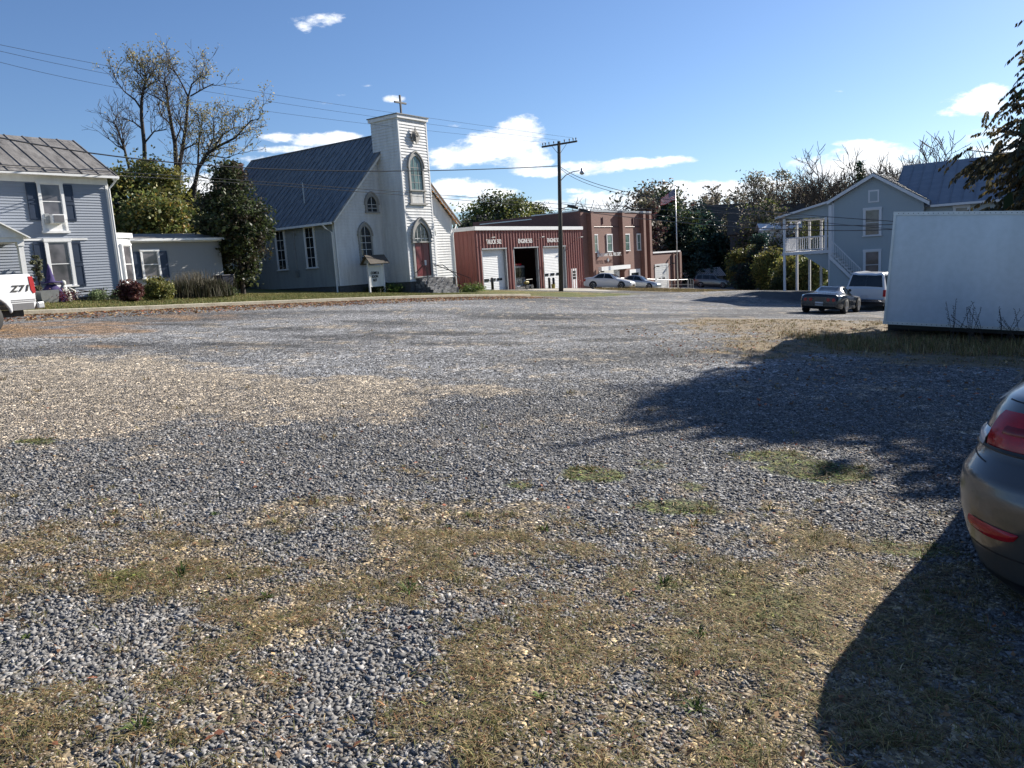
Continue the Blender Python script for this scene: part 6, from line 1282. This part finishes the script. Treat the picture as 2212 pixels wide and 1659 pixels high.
for k, (px, pyt, Y, R, lb) in enumerate(((1600, 545, 100, 2.2, 'olive hedge tree right of the shed'), (1625, 535, 98, 1.7, 'second olive hedge tree from the shed'), (1665, 545, 92, 2.3, 'yellow green hedge tree just left of the porch post'), (1712, 560, 86, 2.2, 'yellow green hedge tree seen through the lower porch, left'), (1750, 560, 82, 2.0, 'yellow green hedge tree seen through the lower porch, right'), (1770, 470, 100, 3.6, 'green tree seen through the upper porch'))):
    lt(px, pyt, Y, R, lb, YG, 70+k, 'egg', 5000, .17, .02, 60, 'hedge_tree', 'hedge trees behind the porch house', cs=.2)
for k, (px, pyt, Y) in enumerate(((1610, 575, 96), (1646, 508, 96))):
    lt(px, pyt, Y, 1.35, ('dark upright cedar near the shed', 'taller dark upright cedar between the hedge trees')[k], SP+[(.05,.045,.04)], 80+k, 'col', 3500, .17, .02, 60, 'cedar_tree', 'dark cedars in the hedge', cs=.25)
lt(1690, 600, 84, 1.3, 'dark rounded bush at the foot of the hedge', DG, 83, 'round', 2200, .14, .05, 40, 'dark_bush')
# houses on the slope
def hill_house(name, label, px, py_base, Y, w, d, h, rh_, rz, wall, roof, wins=True):
    p = at(px, py_base, Y); e = empty(name, (p.x, Y, p.z), rz, label, 'house', 'houses on the slope')
    mb = MB(); mb.box(-w/2, w/2, -d/2, d/2, -6, h); pry(mb, [(-w/2, h), (w/2, h), (0, h+rh_)], -d/2, d/2) if False else prx(mb, [(-d/2, h), (d/2, h), (0, h+rh_)], -w/2, w/2); mb.build('wall', wall, e)
    mb = MB(); slab(mb, (-w/2-.4, -d/2-.5, h-.25), (w/2+.4, -d/2-.5, h-.25), (w/2+.4, 0, h+rh_+.1), (-w/2-.4, 0, h+rh_+.1), .12); slab(mb, (-w/2-.4, d/2+.5, h-.25), (w/2+.4, d/2+.5, h-.25), (w/2+.4, 0, h+rh_+.1), (-w/2-.4, 0, h+rh_+.1), .12); mb.build('roof', roof, e)
    if wins:
        for x in (-w*.25, w*.2): window(e, 0, lambda a, z, dd: (a, -d/2-dd, z), x-.5, x+.5, h-2.0, h-.7, m['trim'], m['glass'], .1)
    return e
hill_house('hillside_house', 'dark roofed house with pale grey wall high on the slope behind the spruce', 1572, 545, 140, 9.5, 8, 3.2, 5.2, math.radians(8), m['bluegrey'], m['roof_brown'])
hill_house('brown_roof_house', 'house with a long brown roof just left of the porch', 1656, 560, 118, 10, 9, 4.2, 3.6, math.radians(-20), m['block'], m['roof_brown'], False)
hill_house('white_cottage', 'small white cottage partly seen behind the left porch post', 1683, 545, 108, 5, 4, 3.4, .6, math.radians(-10), m['trim'], m['white'], False)
# shed with striped roof, gate and fence by the grey SUV
p = at(1524, 620, 114); sh = empty('shed', (p.x, 114, g1(p.x, 114)), math.radians(14), 'open shed with a pale ribbed metal roof behind the grey SUV', 'shed')
zt = topz(1520, 598, 114)-g1(p.x, 114); zr = topz(1520, 582, 114)-g1(p.x, 114)
mb = MB(); mb.box(-2.9, 2.9, 0, 3, 0, zt); mb.prism([(2.85, -.2, zt), (2.85, 3.2, zt), (2.85, 1.5, zr)], (.06, 0, 0)); mb.build('wall', m['vinyl2'], sh)
mb = MB(); slab(mb, (-3.2, -.4, zt-.1), (3.1, -.4, zt-.1), (3.1, 1.5, zr+.05), (-3.2, 1.5, zr+.05), .05); slab(mb, (-3.2, 3.4, zt-.1), (3.1, 3.4, zt-.1), (3.1, 1.5, zr+.05), (-3.2, 1.5, zr+.05), .05); mb.build('roof', m['roof_brown'], sh)
mb = MB(); seams_roof(mb, (-3.2, -.4, zt-.05), (3.1, -.4, zt-.05), (3.1, 1.5, zr+.1), (-3.2, 1.5, zr+.1), 22, .055, .07); mb.build('roof_ribs', m['white'], sh)
def pipefence(label, pxs, py0, Y, h, name='pipe_fence', cat='fence', slope=0):
    x0 = xat(pxs[0], Y); e = empty(name, (x0, Y, g1(x0, Y)), 0, label, cat); x1 = xat(pxs[1], Y+slope)
    mb = MB(); n = max(2, int(abs(x1-x0)/2.2)); top = []
    for k in range(n+1):
        f_ = k/n; x = x0+(x1-x0)*f_; y = Y+slope*f_; z = g1(x, y); top.append((x-x0, y-Y, z-g1(x0, Y)+h)); p_ = MB(); p_.tube([(x-x0, y-Y, z-g1(x0, Y)-.1), top[-1]], .035, 6); p_.build('post', m['galv'], e)
    mb = MB(); mb.tube(top, .03, 6); mb.tube([(a, b, c-.5*h) for a, b, c in top], .015, 5); mb.tube([(a, b, c-.9*h) for a, b, c in top], .015, 5); mb.build('rail', m['galv'], e); return e
pipefence('low galvanised pipe fence running in front of the brick wing', (1330, 1485), 0, 80, 1.15, slope=14)
pipefence('white pipe gate in front of the grey SUV', (1487, 1497), 0, 92, 1.3, 'pipe_gate', 'gate')
# dark post-mounted things by the hedge
p = gpix(1602, 622); po_ = empty('small_post_sign', (xat(1601, 100), 100, g1(xat(1601, 100), 100)), 0, 'small white topped post at the roadside in front of the hedge', 'post'); mb = MB(); mb.tube([(0,0,-.2),(0,0,1.0)], .05, 6); mb.build('stake', m['iron'], po_); mb = MB(); mb.box(-.2, .2, -.05, .05, .6, 1.1); mb.build('plate', m['white'], po_)
# ------------------------------------------------------------------ big tree at the right, hanging compound leaves
def hanging_tree():
    global rnd; rnd = random.Random(5); rr = np.random.RandomState(9); X, Y = 18.0, 20.7; z = g1(X, Y)
    e = empty('walnut_tree', (X, Y, z), 0, 'big dark tree with drooping feathery leaves overhanging the trailer at the right', 'tree')
    H = 14; mb = MB(); mb.tube([(0,0,-.3), (.1,0,3), (-.1,.1,6), (0,0,13)], [.34, .28, .2, .06], 10, False); P = []; D = []
    for k in range(520):
        h = 2.0+11.5*rr.rand()**.9; a = rr.rand()*6.283; L = (4.7 if h < 5 else max(1.2, 4.7-(h-5)*.40))*(.75+.4*rr.rand()); b = Vector((0, 0, h*.82)); d = Vector((math.cos(a), math.sin(a), .12+.3*rr.rand())).normalized()
        pts = [b, b+d*L*.5+Vector((0,0,.25)), b+d*L+Vector((0,0,-.15))]; mb.tube(pts, [.06, .035, .01], 4, False)
        for q in range(16):
            t_ = .35+.65*q/15; c = pts[0].lerp(pts[1], t_*2) if t_ < .5 else pts[1].lerp(pts[2], t_*2-1); a2 = a+rr.randn()*.9; d2 = Vector((math.cos(a2), math.sin(a2), -.15+.25*rr.randn())).normalized(); l = .45+.5*rr.rand()
            s_ = c+Vector(rr.randn(3))*.18; 
            for w in range(10):
                f = w/9; pt = s_+d2*l*f+Vector((0, 0, -.25*f*f)); P.append(tuple(pt)); D.append((d2.x, d2.y, -.9+.3*rr.randn()))
    mb.build('trunk', m['barkd'], e, True)
    P = np.array(P); D = np.array(D); n = len(P); P = np.repeat(P, 2, 0); D = np.repeat(D, 2, 0); n *= 2; sd = np.where(np.arange(n) % 2 == 0, 1., -1.)
    Dn = D/np.linalg.norm(D, axis=1)[:, None]; up_ = np.array([0, 0, 1.]); sv = np.cross(Dn, up_[None]); sv /= np.linalg.norm(sv, axis=1)[:, None]+1e-6; ax_ = Dn*.6+sv*sd[:, None]*.55+np.array([0,0,-.5]); ax_ /= np.linalg.norm(ax_, axis=1)[:, None]; wv = np.cross(ax_, rr.randn(n, 3)); wv /= np.linalg.norm(wv, axis=1)[:, None]
    L = (.13+.09*rr.rand(n))[:, None]; W = L*.24; v = np.stack([P, P+ax_*L*.5+wv*W, P+ax_*L, P+ax_*L*.5-wv*W], 1)
    c = pal(n, [(.05,.05,.03),(.07,.065,.035),(.09,.07,.03),(.04,.045,.03),(.13,.10,.04)], .3)
    npmesh('crown', v.reshape(-1, 3), np.arange(n*4).reshape(-1, 4), m['leaf'], c, e)
hanging_tree()
leafy_tree('shade_tree', 'broad tree beyond the right edge whose shade falls across the gravel', 17.0, 14.9, 8.2, 4.2, DG, 24000, .3, .19, 'round', 91, nc=90, cs=.2)
# thin weeds standing against the trailer
p = at(2150, 700, 16.6)
acc = []
for k in range(6):
    x = xat(2060+k*30, 16.4); y = 16.4-.1*k; z = g1(x, y); h = .75+.35*rnd.random(); e = empty('seed_stalk', (x, y, z), 0, ('leftmost', 'second from the left of the', 'third from the left of the', 'fourth from the left of the', 'fifth from the left of the', 'rightmost')[k]+(' thin dark weed stalk against the white trailer' if k in (0, 5) else ' thin weed stalks against the white trailer'), 'weed', 'thin weed stalks against the trailer')
    mb = MB(); ang = rnd.uniform(-.5, .5); 
    for j in range(4):
        a = ang+rnd.uniform(-.35, .35); t_ = Vector((math.sin(a)*h, .05*j, math.cos(a)*h*(.8+.2*rnd.random()))); mb.tube([(0,0,0), tuple(t_*.5+Vector((.02,0,.03))), tuple(t_)], [.006, .005, .003], 4, False)
        for w in range(14): f = .35+.65*w/13; c_ = t_*f; mb.tube([tuple(c_), tuple(c_+Vector((rnd.uniform(-.04,.04), 0, rnd.uniform(.0,.03))))], .006, 3, False)
    mb.build('stems', m['barkd'], e)
# ================================================================== SKY, SUN, CAMERA
w = bpy.data.worlds.new('World'); bpy.context.scene.world = w; w.use_nodes = True; nt = w.node_tree; N = nt.nodes; Lk = nt.links; bg = N['Background']
sky = N.new('ShaderNodeTexSky'); sky.sky_type = 'NISHITA'; sky.sun_disc = False; sky.sun_elevation = math.radians(SUN_EL); sky.sun_rotation = math.radians(SUN_AZ); sky.air_density = 1.0; sky.dust_density = .4; sky.ozone_density = 2.2; sky.altitude = 400
tc = N.new('ShaderNodeTexCoord'); V_ = tc.outputs['Generated']
def wm(op, a, b=None, c=None, clamp=False):
    n = N.new('ShaderNodeMath'); n.operation = op; n.use_clamp = clamp
    for i_, v in enumerate((a, b, c)):
        if v is None: continue
        if isinstance(v, (int, float)): n.inputs[i_].default_value = v
        else: Lk.new(v, n.inputs[i_])
    return n.outputs[0]
def dot(vec):
    n = N.new('ShaderNodeVectorMath'); n.operation = 'DOT_PRODUCT'; n.inputs[1].default_value = vec; Lk.new(V_, n.inputs[0]); return n.outputs['Value']
CL = [(690,42,62,14,.75),(655,55,18,14,.7),(600,298,46,11,.9),(690,306,70,17,1.),(735,300,60,15,.9),(640,322,120,10,.8),(560,318,40,9,.5),(850,213,24,8,.8),(735,203,20,6,.45),(800,185,24,4,.4),(700,222,22,5,.4),(1120,285,52,36,1.1),(1080,315,95,32,1.1),(1010,335,85,28,1.),(1140,345,55,24,.9),(970,350,50,16,.8),(975,272,30,5,.4),(1170,372,70,12,.8),(1280,362,75,17,1.),(1370,354,75,13,1.),(1450,346,62,9,.8),(1000,408,90,22,1.),(1060,418,70,16,.8),(1010,440,130,22,.8),(1160,443,90,14,.8),(1240,412,30,7,.5),(1350,440,130,30,.95),(1480,412,75,22,.9),(1560,415,110,26,.95),(1660,400,60,18,.8),(1540,450,150,26,.8),(1890,330,90,26,1.1),(1860,365,140,34,1.1),(1870,312,70,12,.9),(1990,372,70,24,.9),(2100,225,62,26,1.1),(2055,243,40,12,.8),(2140,200,40,18,.9),(440,410,60,36,.9),(480,370,40,20,.6),(560,345,60,10,.5),(1816,197,14,2.5,.35),(2200,330,120,60,.7)]
CL += [(-500,300,200,60,1.),(2700,250,220,70,1.),(-900,150,160,50,.8),(3200,100,200,70,.8)]
tot = None
for (px, py, rx, ry, s_) in CL:
    c_ = ray(px, py).normalized(); U_ = (ray(px+10, py).normalized()-c_); U_.z *= 1; U_ = (U_-c_*U_.dot(c_)).normalized(); W_ = c_.cross(U_).normalized(); k_ = F*(ray(px, py).length); a_ = rx*1.25/k_*1.0; b_ = ry*1.25/k_
    u = dot(U_/a_); v = dot(W_/b_); q = wm('ADD', wm('MULTIPLY', u, u), wm('MULTIPLY', v, v)); f_ = wm('MULTIPLY', wm('SUBTRACT', 1.0, q, clamp=True), wm('GREATER_THAN', dot(c_), 0.)); f_ = wm('MULTIPLY', f_, s_*(1.25 if py > 380 else 1.1))
    tot = f_ if tot is None else wm('MAXIMUM', tot, f_)
def wnoise(scale, detail, rough, zs=2.2):
    mp = N.new('ShaderNodeMapping'); mp.inputs['Scale'].default_value = (1, 1, zs); Lk.new(V_, mp.inputs[0]); n = N.new('ShaderNodeTexNoise'); n.inputs['Scale'].default_value = scale; n.inputs['Detail'].default_value = detail; n.inputs['Roughness'].default_value = rough; Lk.new(mp.outputs[0], n.inputs['Vector']); return n.outputs['Fac']
na = wnoise(20, 9, .62); nb = wnoise(75, 6, .65)
dens = wm('SUBTRACT', wm('ADD', wm('MULTIPLY', tot, 2.0), wm('MULTIPLY', wm('SUBTRACT', na, .5), 4.6)), .56)
dens = wm('ADD', dens, wm('MULTIPLY', wm('SUBTRACT', nb, .5), 2.2)); dens = wm('MULTIPLY', dens, wm('GREATER_THAN', tot, .001))
alpha = wm('SMOOTH_MIN', wm('MULTIPLY', dens, 1.0, clamp=True), 1.0, .2); mr = N.new('ShaderNodeMapRange'); mr.interpolation_type = 'SMOOTHSTEP'; mr.inputs['From Min'].default_value = 0; mr.inputs['From Max'].default_value = 1.5; mr.inputs['To Max'].default_value = .95; Lk.new(dens, mr.inputs['Value'])
cr_ = N.new('ShaderNodeValToRGB'); cr_.color_ramp.elements[0].position = .35; cr_.color_ramp.elements[1].position = .62
CLOUD = 12.5
cr_.color_ramp.elements[0].color = (.72, .77, .84, 1); cr_.color_ramp.elements[1].color = (1, 1, 1, 1); Lk.new(wnoise(22, 6, .6, 3.), cr_.inputs['Fac'])
sc_ = N.new('ShaderNodeVectorMath'); sc_.operation = 'SCALE'; sc_.inputs['Scale'].default_value = CLOUD; Lk.new(cr_.outputs['Color'], sc_.inputs[0])
tn = N.new('ShaderNodeMix'); tn.data_type = 'RGBA'; tn.blend_type = 'MULTIPLY'; tn.inputs[0].default_value = 1; Lk.new(sky.outputs['Color'], tn.inputs[6]); tn.inputs[7].default_value = (.80, .94, 1.17, 1); mx = N.new('ShaderNodeMix'); mx.data_type = 'RGBA'; Lk.new(mr.outputs['Result'], mx.inputs[0]); Lk.new(tn.outputs[2], mx.inputs[6]); Lk.new(sc_.outputs[0], mx.inputs[7]); Lk.new(mx.outputs[2], bg.inputs['Color']); bg.inputs['Strength'].default_value = .057
sl = bpy.data.lights.new('sun', 'SUN'); sl.energy = 5.0; sl.angle = math.radians(.53); sl.color = (1, .94, .85); so = bpy.data.objects.new('sun', sl); C.objects.link(so)
sd = Vector((math.sin(math.radians(SUN_AZ))*math.cos(math.radians(SUN_EL)), math.cos(math.radians(SUN_AZ))*math.cos(math.radians(SUN_EL)), math.sin(math.radians(SUN_EL)))); so.rotation_euler = sd.to_track_quat('Z', 'Y').to_euler()
cam = bpy.data.cameras.new('camera'); co = bpy.data.objects.new('camera', cam); C.objects.link(co); cam.sensor_width = 36; cam.lens = 36*F/2212; cam.clip_end = 3000; cam.clip_start = .05
co.matrix_world = Matrix(((RT.x, UP.x, -FWD.x, EYE.x), (RT.y, UP.y, -FWD.y, EYE.y), (RT.z, UP.z, -FWD.z, EYE.z), (0, 0, 0, 1)))
S = bpy.context.scene; S.camera = co; S.view_settings.view_transform = 'Standard'; S.view_settings.look = 'None'; S.view_settings.exposure = 1.0; S.view_settings.gamma = 1
S.render.resolution_x = 1024; S.render.resolution_y = 768; S.cycles.max_bounces = 6; S.cycles.transparent_max_bounces = 4; S.cycles.caustics_reflective = False; S.cycles.caustics_refractive = False

bpy.context.view_layer.update(); dg = bpy.context.evaluated_depsgraph_get()
for o in [o for o in bpy.data.objects if o.type == 'FONT']:
    me_ = bpy.data.meshes.new_from_object(o.evaluated_get(dg)); n_o = bpy.data.objects.new('lettering', me_); C.objects.link(n_o); n_o.parent = o.parent; n_o.location = o.location; n_o.rotation_euler = o.rotation_euler; n_o.scale = o.scale
    bpy.data.objects.remove(o)
